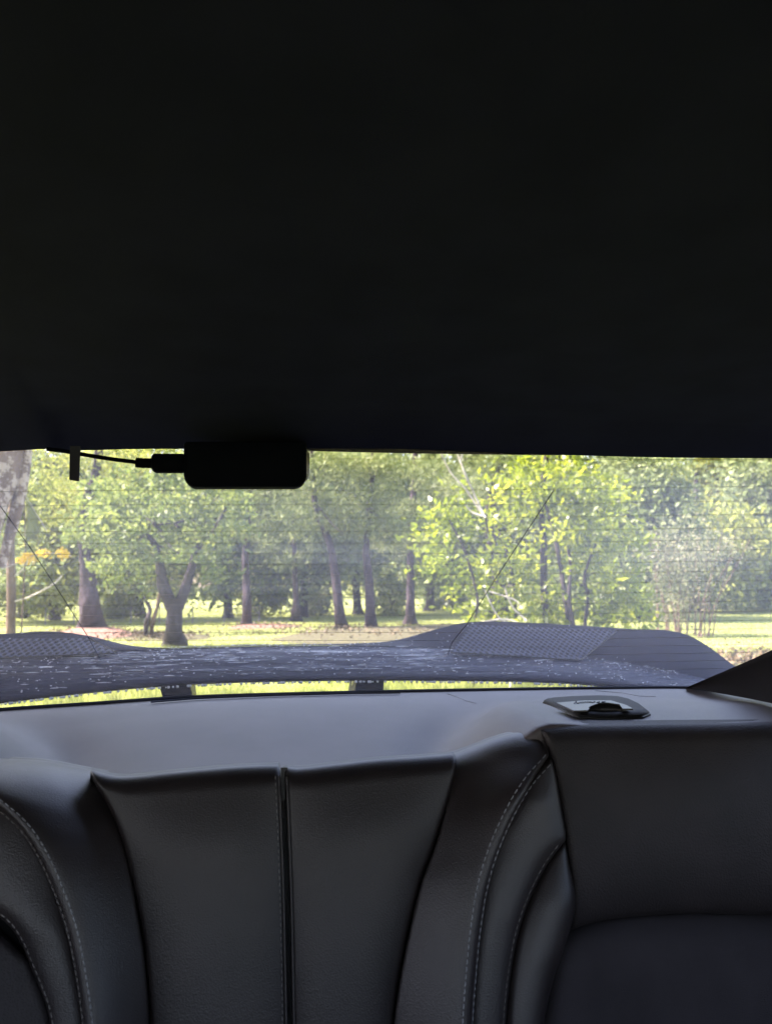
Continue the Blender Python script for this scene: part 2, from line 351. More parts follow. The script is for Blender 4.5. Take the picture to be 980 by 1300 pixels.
# grass blades
def blades(name, n, d0, d1, h, w, x0=-60, x1=1060, excl=True):
    d = np.sqrt(RNG.uniform(d0 ** 2, d1 ** 2, n)); px = RNG.uniform(x0, x1, n)
    ux = (px - 490) / F
    X = d * (math.sin(YAW) + ux * math.cos(YAW)); Y = d * (math.cos(YAW) - ux * math.sin(YAW))
    # clumpiness
    C = np.stack([X, Y, np.zeros(n)], 1)
    hh = h * RNG.uniform(.4, 1.3, n) * (.75 + .5 * np.sin(X * 1.9 + np.sin(Y * 1.3) * 2) * np.sin(Y * 2.3))
    hh = np.maximum(hh, h * .25)
    a = RNG.uniform(0, 2 * math.pi, n); wv = np.stack([np.cos(a), np.sin(a), np.zeros(n)], 1) * (w / 2)
    lean = rand_unit(n) * (hh * .45)[:, None]; lean[:, 2] = hh
    V = np.empty((n, 3, 3)); V[:, 0] = C - wv; V[:, 1] = C + wv; V[:, 2] = C + lean
    me = bpy.data.meshes.new(name); me.vertices.add(n * 3); me.loops.add(n * 3); me.polygons.add(n)
    me.vertices.foreach_set('co', V.reshape(-1)); me.loops.foreach_set('vertex_index', np.arange(n * 3, dtype=np.int32))
    me.polygons.foreach_set('loop_start', np.arange(0, n * 3, 3, dtype=np.int32)); me.materials.append(M['grass']); me.update(calc_edges=True)
    o = bpy.data.objects.new(name, me); COL.objects.link(o); o['kind'] = 'stuff'; return o
g1 = blades('grass', 130000, 5.6, 14, .10, .012); tag(g1, 'bright green grass of the lawn close behind the car', 'grass')
g2 = blades('grass', 90000, 14, 40, .05, .03); g2.name = 'short_grass'; tag(g2, 'short mown grass of the far lawn between the trees', 'grass')

# ------------------------------------------------------------------ trees
def H(px, py, D): return at_h(px, py, D)
def gdist(py): return 1.15 * F / (py - HOR)
# near oak on the left, its crown shades the car
D = 7.5
t1 = thing('oak_tree', 'thick leaning trunk with pale lichen patches at the far left edge of the rear window', 'tree')
a = H(-62, 760, D); a.z = 0
p = [a, H(-52, 740, D), H(-22, 660, D), H(-2, 600, D), H(10, 560, D), H(20, 470, D), H(40, 330, D)]
trunk_mesh(p, [.20, .19, .175, .165, .165, .16, .14], 'trunk', M['bark_lichen'], t1, 18, 40, True, .18)
p2 = [H(2, 720, D + .1), H(18, 660, D + .05), H(29, 610, D), H(35, 560, D - .05), H(60, 400, D - .3)]
trunk_mesh(p2, [.035, .05, .055, .055, .04], 'stem', M['bark_lichen'], t1, 12, 30, False, .2)
mb = MB()
top = H(40, 330, D)
for i in range(9):
    an = i * 2.4; limb(mb, top - Vector((0, 0, random.uniform(0, .6))), (math.cos(an), math.sin(an) - .2, .35), random.uniform(3.5, 5.5), .09)
mb.build('branch', M['bark_brown'], t1)
def above(p):       # keep the crown out of the sight line of the rear window
    return p[2] > 1.15 + .30 * math.hypot(p[0], p[1]) + .9
pts, cc = clump_points((-4.2, 2.6, 6.3), (6.8, 6.6, 2.4), 1000, 50, .42, .1, .6, above)
pts = pts[[p[2] > 1.15 + .24 * math.hypot(p[0], p[1]) + .3 for p in pts]]
c_sh = Vector((0, 1.3, 1.0)) + SUN_DIR * 5.6
blocker_pts, _ = clump_points(tuple(c_sh), (2.9, 2.7, 1.3), 420, 60, .35, .1, .6)  # unseen leaf blob added on the sun line to keep dapples off the car
leaf_mesh('crown', np.concatenate([pts, blocker_pts]), .19, .55, M['leaf_oak'], t1)

# thin brown trunk with yellow leaf sprays
D = 11.0
t2 = thing('sapling', 'slim straight brown trunk with yellow leaf sprays beside the leaning trunk', 'tree')
a = H(15, 800, D); a.z = 0
trunk_mesh([a, H(15, 760, D), H(14, 700, D), H(16, 640, D), H(10, 560, D)], [.06, .058, .05, .045, .03], 'trunk', M['bark_brown'], t2, 10, 30, False, .15)
for q_ in ((smooth_curve([H(3, 722, D - 3), H(20, 716, D - 3), H(35, 708, D - 3), H(60, 702, D - 3), H(92, 706, D - 3)], 14), .006, 5), (smooth_curve([H(14, 735, D), H(30, 722, D - .1), H(40, 705, D - .2)], 10), .01, 5), (smooth_curve([H(15, 765, D), H(40, 757, D - .2), H(68, 742, D - .3), H(80, 730, D - .3)], 12), .012, 5)):
    mb = MB(); mb.tube(*q_); mb.build('branch', M['bark_pale'], t2)
for (cx, cy, sx_, sy_, n) in ((38, 708, 9, 4, 60), (55, 703, 8, 3.5, 50), (80, 703, 7, 4.5, 55), (28, 712, 5, 3, 25)):
    leaf_mesh('leaf_spray', np.array([tuple(H(random.gauss(cx, sx_ * .6), random.gauss(cy, sy_ * .7), D - 3 + random.uniform(-.12, .12))) for i in range(n)]), .055, .4, M['leaf_yellow'], t2)
pts, _ = clump_points(tuple(H(-10, 640, D + 1)), (.9, .9, 1.3), 14, 50, .14); leaf_mesh('crown', pts, .09, .5, M['leaf_grey'], t2)

# olive cloth pennant with a pale pole
D = 8.5
t3 = thing('pennant', 'olive green triangular cloth on a pale slanted stick beside the leaning trunk', 'cloth')
A_, B_, C_ = H(33, 632, D), H(57, 671, D), H(33, 690, D)
mb = MB(); rows = []
for i in range(9):
    u = i / 8; l = A_.lerp(C_, u); r_ = A_.lerp(B_, min(1, u * 1.0)) if u < .8 else A_.lerp(B_, .8).lerp(C_, (u - .8) / .6)
    r_ = A_.lerp(B_, u) if u <= .66 else B_.lerp(C_, (u - .66) / .34)*1.0
    rows.append([l.lerp(r_, j / 5) + Vector((0, .02 * math.sin(j + i * .7), 0)) for j in range(6)])
mb.grid(rows); o = mb.build('cloth', M['olive'], t3); sm = o.modifiers.new('s', 'SOLIDIFY'); sm.thickness = .004
mb = MB(); mb.tube([H(31, 626, D), H(60, 674, D)], .006, 6); mb.build('stick', M['bark_pale'], t3)
mb = MB(); mb.tube([H(31, 626, D), H(33, 700, D), Vector((H(33, 690, D).x, H(33, 690, D).y, 0))], .008, 6); mb.build('pole', M['bark_brown'], t3)

# forked oak in front
D = gdist(820)
t4 = thing('forked_tree', 'round leafy tree with a thick trunk forking low, left of the middle', 'tree')
b0 = gnd(222, 820)
trunk_mesh([b0, H(221, 800, D), H(222, 778, D), H(222, 760, D)], [.17, .155, .155, .16], 'trunk', M['bark'], t4, 16, 24, True, .2)
trunk_mesh([H(219, 772, D), H(211, 752, D), H(205, 732, D), H(203, 710, D), H(196, 690, D), H(180, 668, D)], [.13, .12, .10, .08, .06, .03], 'limb', M['bark'], t4, 10, 22, False, .2)
trunk_mesh([H(226, 772, D), H(234, 752, D), H(241, 730, D), H(247, 706, D), H(250, 680, D), H(252, 650, D)], [.12, .105, .09, .08, .06, .04], 'limb', M['bark'], t4, 10, 22, False, .2)
trunk_mesh([H(247, 704, D), H(262, 690, D), H(275, 668, D), H(288, 644, D)], [.05, .045, .035, .025], 'limb', M['bark'], t4, 8, 16, False, .2)
for i in range(14): mb = MB(); limb(mb, H(random.uniform(195, 255), random.uniform(660, 710), D), (random.uniform(-1, 1), random.uniform(-1, 1), random.uniform(0, .6)), random.uniform(.8, 1.6), .025); mb.build('branch', M['bark'], t4)
def keep4(p):
    d = Vector(p) - CAM; fz = d.dot(FW); px = 490 + F * d.dot(RT) / fz; py = 650 - F * d.dot(UP) / fz
    if 240 < px < 296 and abs(py - (704 - (px - 247) * 1.46)) < 5 and fz < 14.2: return False
    return bool(not (196 < px < 256 and py > 714 and fz < 14.7))
pts, _ = clump_points(tuple(H(205, 664, D)), (1.65, 1.5, 1.25), 150, 55, .15, .4, .6, keep4)
pts = pts[[keep4(p) for p in pts]]
leaf_mesh('crown', pts, .13, .45, M['leaf_oak'], t4)
# crown skirt low at the left and right
# big pine at the left with a red mulch bed
D = gdist(800)
t5 = thing('pine_tree', 'broad straight dark pine trunk standing in red mulch at the left', 'tree')
trunk_mesh([gnd(116, 801), H(115, 780, D), H(113, 740, D), H(108, 700, D), H(106, 650, D), H(121, 605, D), H(128, 560, D)], [.26, .25, .21, .13, .12, .11, .10], 'trunk', M['bark_pine'], t5, 16, 50, True, .2)
pts, _ = clump_points(tuple(H(95, 590, D + .8)), (2.0, 1.6, 1.5), 70, 60, .22); leaf_mesh('crown', pts, .14, .3, M['leaf_mid'], t5)
# twin stems
D = gdist(808)
t6 = thing('twin_stem_tree', 'thin bare V-shaped twin stem just left of the forked tree', 'tree')
trunk_mesh([gnd(185, 809), H(187, 790, D), H(191, 775, D), H(187, 765, D), H(181, 757, D)], [.06, .055, .045, .04, .03], 'stem', M['bark'], t6, 8, 20, False)
trunk_mesh([gnd(192, 809), H(194, 790, D), H(199, 775, D), H(203, 755, D), H(207, 740, D)], [.05, .055, .045, .04, .03], 'stem', M['bark_brown'], t6, 8, 20, False)
# middle pines
def pine(label, base, path, rads, mat='bark_pine', crown=None, n=60, leaf='needle', grp='pines in the middle of the lawn', size=.2, asp=.16):
    D = gdist(base[1]); r = thing('pine_tree', label, 'tree', grp)
    trunk_mesh([gnd(*base)] + [H(x, y, D) for x, y in path], [q * .8 for q in rads], 'trunk', M[mat], r, 14, 40, True, .2)
    if crown:
        for (cx, cy, w, h) in crown:
            mb = MB(); limb(mb, H(path[-2][0], min(path[-2][1], cy + 10), D), H(cx, cy, D + random.uniform(-.5, .5)) - H(path[-2][0], path[-2][1], D), w * D / F * 1.1, .035, bend=.15)
            mb.build('branch', M['bark'], r)
        P = []
        for (cx, cy, w, h) in crown:
            q, _ = clump_points(tuple(H(cx, cy, D)), (w * D / F, w * D / F, h * D / F), n, 55, .2, .2, .5); P.append(q)
        leaf_mesh('crown', np.concatenate(P), size, asp, M[leaf], r)
    return r
pine('short dark trunk in red mulch right of the forked tree', (313, 794), [(314, 770), (313, 740), (312, 700), (318, 620), (322, 560)], [.17, .16, .14, .12, .1, .09], 'bark_pine', [(330, 660, 45, 30), (300, 620, 45, 28)], 30)
pine('small stubby dark trunk behind the middle of the lawn', (376, 789), [(376, 775), (376, 760), (374, 700), (374, 600)], [.19, .18, .12, .1, .08], 'bark_pine', [(370, 690, 40, 30), (380, 640, 40, 25)], 30)
pine('leftmost of the three dark pine trunks in the middle, leaning left', (434, 798), [(431, 775), (427, 740), (421, 700), (412, 672), (400, 640), (395, 560)], [.19, .17, .15, .135, .12, .10, .08], 'bark_pine', [(410, 650, 60, 22), (380, 610, 60, 20), (440, 590, 50, 16)], 34)
pine('middle of the three dark pine trunks in the middle, curved at its top', (471, 798), [(470, 775), (469, 745), (466, 715), (465, 690), (470, 640), (474, 560)], [.19, .17, .155, .14, .11, .10, .08], 'bark_pine', [(480, 670, 55, 18), (455, 630, 55, 18), (500, 600, 50, 18)], 34)
pine('rightmost of the three dark pine trunks in the middle, with a flared foot', (521, 793), [(521, 775), (521, 750), (521, 720), (522, 680), (524, 640), (528, 560)], [.21, .18, .15, .14, .13, .12, .09], 'bark_pine', [(520, 690, 45, 16), (540, 650, 50, 20), (560, 610, 50, 22)], 34)
pine('dark thick trunk behind the bright green shrub with forked top', (628, 796), [(628, 770), (628, 720), (622, 670), (624, 630), (632, 600), (640, 560)], [.22, .2, .2, .19, .19, .17, .14], 'bark_pine', [(600, 620, 40, 20), (650, 590, 50, 20)], 24)

# bright young tree at the right of centre
D = 9.2
t7 = thing('bright_shrub', 'tall bright yellow-green leafy shrub with thin upright stems behind the spoiler', 'shrub')
def gp(px, D): p = H(px, 800, D); p.z = 0; return p
for pth, rr in ((((694, 800), (690, 740), (690, 690), (686, 640), (692, 590), (700, 540)), .045), (((722, 800), (716, 750), (708, 700), (700, 665), (692, 640)), .030),
                (((728, 800), (722, 760), (724, 720), (720, 690)), .025), (((742, 800), (746, 760), (742, 730), (756, 690)), .022), (((655, 800), (652, 740), (640, 690), (620, 650)), .022), (((600, 800), (606, 760), (590, 700), (570, 660)), .018)):
    dd = D + random.uniform(-.4, .4)
    trunk_mesh([gp(pth[0][0], dd)] + [H(x, y, dd) for x, y in pth[0:]], [rr, rr, rr * .9, rr * .8, rr * .6], 'stem', M['bark'], t7, 8, 24, False, .15)
P = []
for (cx, cy, w, h, n) in ((560, 690, 36, 44, 34), (600, 650, 40, 36, 26), (640, 720, 50, 56, 36), (700, 700, 55, 75, 60), (690, 610, 62, 34, 52), (770, 700, 42, 80, 46), (660, 780, 85, 26, 30), (745, 640, 45, 45, 36), (790, 770, 28, 40, 30), (720, 775, 60, 30, 14), (600, 740, 35, 35, 14)):
    q, _ = clump_points(tuple(H(cx, cy, D)), (w * D / F, .7, h * D / F), int(n * .72), 24, .095, .1, .8); P.append(q)
leaf_mesh('crown', np.concatenate(P), .10, .42, M['leaf_bright'], t7, up_bias=.1)
# pale dead branches in front of it
t8 = thing('dead_branch', 'bare pale forked branches rising above the bright shrub under the headliner', 'branch')
D = 8.4
mb = MB()
for pth in (((616, 657), (604, 640), (590, 620), (572, 600), (558, 572), (545, 540)), ((613, 652), (603, 630), (592, 606), (584, 585), (575, 560), (570, 540)), ((612, 655), (600, 651), (590, 640)), ((584, 585), (588, 572), (590, 555))):
    mb.tube(smooth_curve([H(x, y, D) for x, y in pth], 14), [.012] * 7 + [.009] * 7, 6)
mb.build('stick', M['bark_pale'], t8)
mb = MB(); mb.tube(smooth_curve([H(616, 657, D), H(622, 690, D + .4), H(630, 740, D + .8), H(640, 800, D + .9)], 14) , .011, 6)
b_ = H(640, 800, D + .9); mb.tube([b_, Vector((b_.x, b_.y, 0))], .011, 6); mb.build('stem', M['bark'], t8)
t9 = thing('dead_branch', 'bare pale twigs arching low left of the thin stems', 'branch'); mb = MB()
for pth in (((615, 748), (622, 765), (634, 785), (650, 792)), ((618, 750), (640, 757), (655, 763), (662, 772)), ((640, 745), (650, 770), (668, 788)), ((668, 795), (640, 786), (600, 792))):
    mb.tube(smooth_curve([H(x, y, D) for x, y in pth], 12), .008, 6)
b_ = H(650, 792, D); mb.tube([b_, Vector((b_.x, b_.y + .1, 0))], .010, 6)
mb.build('stick', M['bark_pale'], t9)

# multi-stemmed shrub at the right
D = gdist(802)
t10 = thing('vase_shrub', 'vase-shaped shrub with many thin pinkish stems on the right lawn', 'shrub')
mb = MB()
for i in range(26):
    bx = random.choice((842, 862, 880, 896)) + random.uniform(-9, 9); tx = bx + (bx - 866) * .8 + random.uniform(-34, 34); dd = D + random.uniform(-.6, .6)
    b_ = gp(bx, dd); pts_ = smooth_curve([b_, H(bx * .8 + tx * .2, 765, dd), H(bx * .4 + tx * .6, 725, dd), H(tx, 685 + random.uniform(-25, 20), dd)], 10)
    mb.tube(pts_, [.017 * (1 - .07 * k) for k in range(10)], 5)
mb.build('stem', M['bark_brown'], t10)
q, _ = clump_points(tuple(H(872, 700, D)), (1.25, 1.1, .75), 110, 26, .16, .3, .8); q2, _ = clump_points(tuple(H(862, 755, D)), (1.0, .9, .75), 80, 20, .16, .3, .8)
leaf_mesh('crown', np.concatenate([q, q2]), .085, .5, M['leaf_pink'], t10)

# trees around the lawn
BT = [  # label, px, base row, crown centre row, half width px, half height px, leaf material, clumps, leaf size
 ('pale green feathery tree behind the big pine, at the left', 70, 787, 690, 70, 95, 'leaf_mid', 130),
 ('blue-green bushy tree between the big pine and the slim trunk', 30, 785, 650, 75, 110, 'leaf_blue', 120),
 ('mid green tree behind the crown of the forked tree', 180, 784, 650, 90, 110, 'leaf_mid', 150),
 ('yellowish tree between the forked tree and the pines', 290, 785, 660, 75, 110, 'leaf_oak', 150),
 ('grey-green tree behind the leftmost middle pine', 385, 784, 650, 80, 115, 'leaf_grey', 150),
 ('dusky tree behind the middle pine, above the far lawn', 455, 780, 650, 80, 110, 'leaf_grey', 150),
 ('soft green tree seen between the rightmost pine and the bright shrub', 545, 776, 665, 70, 100, 'leaf_grey', 140),
 ('dark tree standing right behind the bright shrub', 640, 780, 640, 80, 120, 'leaf_dark', 150),
 ('green tree behind the thin upright stems', 740, 782, 650, 80, 115, 'leaf_grey', 150),
 ('grey-green rounded tree right of the bright shrub', 815, 785, 660, 60, 90, 'leaf_grey', 150),
 ('round bushy tree just above the vase-shaped shrub', 880, 775, 695, 75, 50, 'leaf_mid', 120),
 ('tall yellowish tree behind the vase-shaped shrub at the right', 900, 770, 625, 90, 90, 'leaf_mid', 190),
 ('dull grey-green tree at the right edge of the rear window', 985, 772, 660, 65, 90, 'leaf_grey', 130),
 ('pale tall tree beyond the right end of the lawn', 1050, 768, 640, 80, 100, 'leaf_grey', 140),
]
for (lb, px, base, cy, w, h, mat, nc) in BT:
    top_ = cy - h; bot_ = base - (4 if px > 700 else 24); cy = (top_ + bot_) / 2; h = (bot_ - top_) / 2; nc = int(nc * 1.25)
    D = gdist(base); r = thing('broadleaf_tree', lb, 'tree', 'trees around the lawn'); k = D / F
    b_ = gnd(px, base); x1 = px + random.uniform(-14, 14)
    tr_ = trunk_mesh([b_, H(px + random.uniform(-4, 4), 740, D), H(x1, 690, D), H(x1, 600, D)], [.16 * D / 27, .14 * D / 27, .12 * D / 27, .07 * D / 27], 'trunk', M['bark'], r, 10, 20, True, .2)
    for i in range(8): mb = MB(); limb(mb, H(x1 + random.uniform(-5, 5), random.uniform(620, 720), D), (random.uniform(-1, 1), random.uniform(-1, 1), random.uniform(.1, .8)), w * k * random.uniform(.6, 1.1), .05); mb.build('branch', M['bark'], r)
    q, _ = clump_points(tuple(H(px, cy, D)), (w * k, w * k * .8, h * k), nc, 70, .42 * D / 27, .45, .7)
    q = q[q[:, 2] > .15]
    leaf_mesh('crown', q, .21 * D / 27, .5, M[mat], r)
# low shrubs along the edge of the wood
SH = [('low dark shrub at the foot of the wood behind the twin stem', 150, 786, 26, 18, 'leaf_grey'), ('low olive shrub behind the short dark trunk', 330, 784, 34, 22, 'leaf_mid'),
      ('low blue-green shrub left of the middle pines', 400, 782, 30, 20, 'leaf_blue'), ('yellow-green shrub between the middle and right pine trunks', 496, 783, 24, 34, 'leaf_mid'),
      ('dark rounded shrub left of the bright shrub', 565, 774, 30, 22, 'leaf_dark'), ('pale shrub behind the slim brown trunk at the left', 55, 784, 30, 26, 'leaf_oak'),
      ('dark low shrub at the far right edge of the lawn', 960, 766, 50, 16, 'leaf_dark'), ('tangled grey shrub at the right edge of the window', 975, 770, 30, 40, 'leaf_grey')]
for (lb, px, base, w, h, mat) in SH:
    D = gdist(base); k = D / F; r = thing('low_shrub', lb, 'shrub', 'shrubs along the edge of the wood')
    mb = MB(); b_ = gnd(px, base)
    for i in range(6): limb(mb, b_, (random.uniform(-.7, .7), random.uniform(-.7, .7), 1), h * k * 1.3, .03)
    mb.build('stem', M['bark'], r)
    q, _ = clump_points((b_.x, b_.y, h * k * .8), (w * k, w * k * .8, h * k), 46, 50, .2 * D / 27, .3, .8); q = q[q[:, 2] > .03]
    leaf_mesh('foliage', q, .15 * D / 27, .5, M[mat], r)
# far wood: one mass nobody could count
P = []
for i in range(70):
    px = -160 + i * 19 + random.uniform(-12, 12); D = random.uniform(74, 96); p = H(px, 745, D)
    q, _ = clump_points((p.x, p.y, random.uniform(6, 8.5)), (4.2, 3.0, 8.5), 34, 36, 1.0, .3, .8); q = q[q[:, 2] > .1]; P.append(q)
o = leaf_mesh('distant_woods', np.concatenate(P), .62, .55, M['leaf_far'], None, 'stuff'); tag(o, 'dense far wood closing off the garden behind the trees', 'woods')
mb = MB()
C_ = []
for (cx, cy, sx_, sy_, n) in ((118, 805, 55, 5, 900), (335, 796, 50, 3, 250), (480, 803, 130, 7, 1200), (200, 809, 60, 5, 500), (960, 842, 70, 14, 900)):
    for i in range(n):
        p = gnd(random.gauss(cx, sx_ * .6), max(772, random.gauss(cy, sy_ * .6))); C_.append((p.x, p.y, .02 + random.random() * .10))
o = leaf_mesh('leaf_litter', np.array(C_), .09, .4, M['litter'], None, 'stuff'); tag(o, 'fallen brown leaves and needles strewn round the tree feet', 'leaf litter')
# wire fence in front of the wood at the left
D = gdist(789)
fn = thing('wire_fence', 'low wire fence with thin posts behind the forked tree', 'fence')
pf = [H(x, 745, D) for x in (60, 96, 132, 168, 204, 246, 286, 330)]
for q in pf:
    mb = MB(); mb.tube([Vector((q.x, q.y, 0)), Vector((q.x, q.y, .55))], .02, 6); mb.build('post', M['metal_post'], fn)
for z in (.08, .2, .32, .48):
    mb = MB(); mb.tube([Vector((q.x, q.y, z)) for q in pf], .006, 4); mb.build('wire', M['metal_post'], fn)

# ------------------------------------------------------------------ the car
car = thing('parked_car', 'dark blue coupe seen from its cabin, with black rear seat and wet rear spoiler', 'car')
# --- headliner
edge_px = [(-260, 580), (-120, 576), (0, 573), (60, 570), (95, 572), (180, 570), (300, 570), (420, 569), (520, 570), (600, 573), (700, 577), (800, 580), (900, 581.5), (980, 582), (1100, 584), (1250, 588)]
ZH = 1.318
E = [at_z(x, y, ZH) for x, y in edge_px]; E = smooth_curve(E, 60)
rows = []
rows.append([p + Vector((0, .030, .030)) for p in E]); rows.append([p + Vector((0, .012, .010)) for p in E]); rows.append([p + Vector((0, .003, .002)) for p in E]); rows.append([Vector(p) for p in E])
for k in range(1, 22):
    u = k / 21; yy = lambda p: p.y + (-.85 - p.y) * u
    rows.append([Vector((p.x * (1 + .0 * u), yy(p), ZH + .012 + .055 * math.sin(min(1, u * 1.15 + .05) * math.pi) - .004 * math.exp(-k) + .0 - .03 * (p.x / .8) ** 2 * min(1, u * 3))) for p in E])
mb = MB(); mb.grid(rows); mb.build('headliner', M['headliner'], car)
# roof skin
mb = MB(); mb.grid([[(x * (1 - .06 * j / 8), 1.03 - .23 * j + (0 if j else 0) - .10 * (x / .8) ** 2 * (j == 0), 1.405 - .03 * (x / .8) ** 2 - (.035 if j == 0 else 0)) for x in np.linspace(-.86, .86, 15)] for j in range(9)], flip=True)
mb.grid([[(x, 1.03 - .10 * (x / .8) ** 2, 1.37 - .03 * (x / .8) ** 2), (x, 1.01 - .1 * (x / .8) ** 2, 1.335)] for x in np.linspace(-.86, .86, 15)])
mb.build('roof', M['paint_dry'], car)
# --- rear window
ZB = .972
base_px = [(-220, 925), (-120, 912), (0, 901), (120, 893), (240, 885), (380, 880.5), (510, 877.5), (650, 875), (760, 873.5), (870, 873), (960, 878), (1060, 888)]
B = smooth_curve([at_z(x, y, ZB) for x, y in base_px], 50)
T = [at_z(x, y - 4, ZH + .005) + Vector((0, .025, 0)) for x, y in edge_px]; T = smooth_curve(T, 50)
def glass_pt(s, v):      # s along, v 0 base .. 1 top
    f = s * 49; k = min(int(f), 48); t_ = f - k
    b = B[k].lerp(B[k + 1], t_); tt = T[k].lerp(T[k + 1], t_); p = b.lerp(tt, v); n = Vector((0, .7, .7)); return p + n * .03 * math.sin(v * math.pi)
win = thing('rear_window', 'x', 'x'); del win['label']; del win['category']; win.parent = car
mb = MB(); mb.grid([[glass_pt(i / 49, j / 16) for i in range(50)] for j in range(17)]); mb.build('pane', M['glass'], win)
def on_glass(px, py, off=.003):
    """intersection of a sight line with the pane"""
    best = None; d = ray(px, py)
    lo, hi = .3, 2.2
    # solve on the height: for depth y find glass y at same z, x
    def gy(p):
        v = max(0, min(1, (p.z - ZB) / (ZH - ZB))); xs_b = [b.x for b in B]; xs_t = [q.x for q in T]
        yb = float(np.interp(p.x, xs_b, [b.y for b in B])); yt = float(np.interp(p.x, xs_t, [q.y for q in T]))
        return yb + (yt - yb) * v + .7 * .03 * math.sin(v * math.pi) + .0
    for _ in range(40):
        mid = (lo + hi) / 2; p = CAM + d * mid
        if p.y < gy(p): lo = mid
        else: hi = mid
    return CAM + d * (lo - off)
dy = [582.6, 622.3, 640.8, 657.7, 674.5, 689.6, 703, 716.6, 729.5, 742.3, 755.0, 768, 781, 792.5, 803, 813, 823, 833, 843, 853]
for y0 in dy:
    pts_ = []
    for x in range(-160, 1101, 30):
        k = (x - 560) / 420.0; yy = y0 - (5.5 * max(0, k) ** 1.3) + (4.0 * max(0, -(x - 180) / 300.0) ** 1.5)
        if y0 < 600 : yy = y0 + (.5 * max(0, k) * (2)) - 4 * max(0, -(x - 300) / 300.0)
        if y0 < 600 and x < 390: continue
        pts_.append(on_glass(x, yy))
    mb = MB(); mb.tube(pts_, .00024, 4, False); mb.build('heating_wire', M['wire'], win)
for pl in (((-12, 624), (0, 641), (40, 697), (80, 758), (112, 808), (128, 838)), ((703, 622), (670, 672), (630, 733), (592, 793), (574, 815), (568, 832))):
    mb = MB(); mb.tube([on_glass(x, y, .004) for x, y in pl], .0006, 4); mb.build('antenna_wire', M['trim'], win)
# black rubber line at the foot of the pane
mb = MB(); mb.tube([p + Vector((0, -.004, .0)) for p in B], .0035, 6); mb.build('rubber_seal', M['trim'], win)
mb = MB(); mb.tube([at_z(x, y, ZB + .0015) for x, y in ((192, 891), (250, 886.5), (350, 882.5), (450, 880), (508, 879.5))], .0016, 5); mb.build('rubber_lip', M['trim'], win)

# --- parcel shelf
def sstep(a, b, x): t_ = max(0., min(1., (x - a) / (b - a))); return t_ * t_ * (3 - 2 * t_)
Bx = [b.x for b in B]; By = [b.y for b in B]
def shelf_z(x, y):
    c = .938 + .032 * sstep(.85, 1.22, y)                     # middle of the shelf
    u = .5 * (abs(x + .01) - (x + .01) * .0)
    ax = abs(x)
    wdt = .262 + .10 * sstep(.85, 1.2, y)
    k = sstep(wdt - .06, wdt + .05, ax)
    p = .997 - .022 * sstep(.86, 1.15, y)
    z = c * (1 - k) + p * k - .010 * math.exp(-((ax - wdt + .075) / .035) ** 2) * (1 - sstep(.95, 1.15, y))
    z += .006 * math.exp(-((ax - wdt - .05) / .05) ** 2) * (1 - sstep(1.0, 1.15, y))
    z += .0008 * mnoise.noise(Vector((x * 9, y * 9, 0)))
    yb = float(np.interp(x, Bx, By)) + .004; y0 = .79; z += (ZB - .001 - z) * sstep(.7, 1., (y - y0) / (yb - y0))
    return z
rows = []
nx, ny = 120, 46
for j in range(ny):
    v = j / (ny - 1); row = []
    for i in range(nx):
        x = -.82 + 1.64 * i / (nx - 1)
        yb = float(np.interp(x, Bx, By)) + .004; y0 = .778 if abs(x) > .27 else .79; y = y0 + (yb - y0) * v
        z = shelf_z(x, y)
        row.append((x, y, z))
    rows.append(row)
rows = [[(x, y + .002, z - .05) for x, y, z in rows[0]], [(x, y - .003, z - .004) for x, y, z in rows[0]]] + rows
mb = MB(); mb.grid(rows); shelf = mb.build('parcel_shelf', M['shelf'], car)
def on_shelf(px, py, off=.002):
    d = ray(px, py); lo, hi = .6, 1.6
    for _ in range(40):
        m_ = (lo + hi) / 2; p = CAM + d * m_
        if p.z > shelf_z(p.x, p.y): lo = m_
        else: hi = m_
    p = CAM + d * lo; p.z += off; return p
for pl in (((568, 881), (580, 885), (592, 890), (604, 893)), ((755, 877), (790, 880), (812, 884), (832, 884.5))):
    mb = MB(); mb.tube([on_shelf(x, y, .0001) for x, y in pl], .0006, 6); mb.build('seam', M['latch'], shelf)

# --- seat release latch on the shelf
lt = thing('seat_latch', 'x', 'x'); del lt['label']; del lt['category']; lt.parent = car
def sl(px, py, off=0.0): return on_shelf(px, py, off)
ring = [(690, 893), (700, 891), (725, 889), (760, 888), (785, 889), (800, 893), (814, 900), (824, 908), (815, 912), (770, 913.5), (735, 912.5), (722, 907)]
lo_ = [sl(x, y, 0.0) for x, y in ring]
cen = sum(lo_, Vector()) / len(lo_)
rows = [[p + Vector((0, 0, -.002)) for p in lo_], [p + Vector((0, 0, .004)) for p in lo_], [cen + (p - cen) * .93 + Vector((0, 0, .0072)) for p in lo_], [cen + (p - cen) * .72 + Vector((0, 0, .0078)) for p in lo_], [cen + Vector((0, 0, .0078)) + (p - cen) * .02 for p in lo_]]
mb = MB(); mb.grid(rows, close=True); mb.build('bezel', M['bezel'], lt)
mb = MB(); mb.tube([p + Vector((0, 0, .001)) for p in lo_ + lo_[:1]], .0016, 6); mb.build('shadow_ring', M['print_shade'], lt)  # dark ring laid round the bezel in place of its shadow
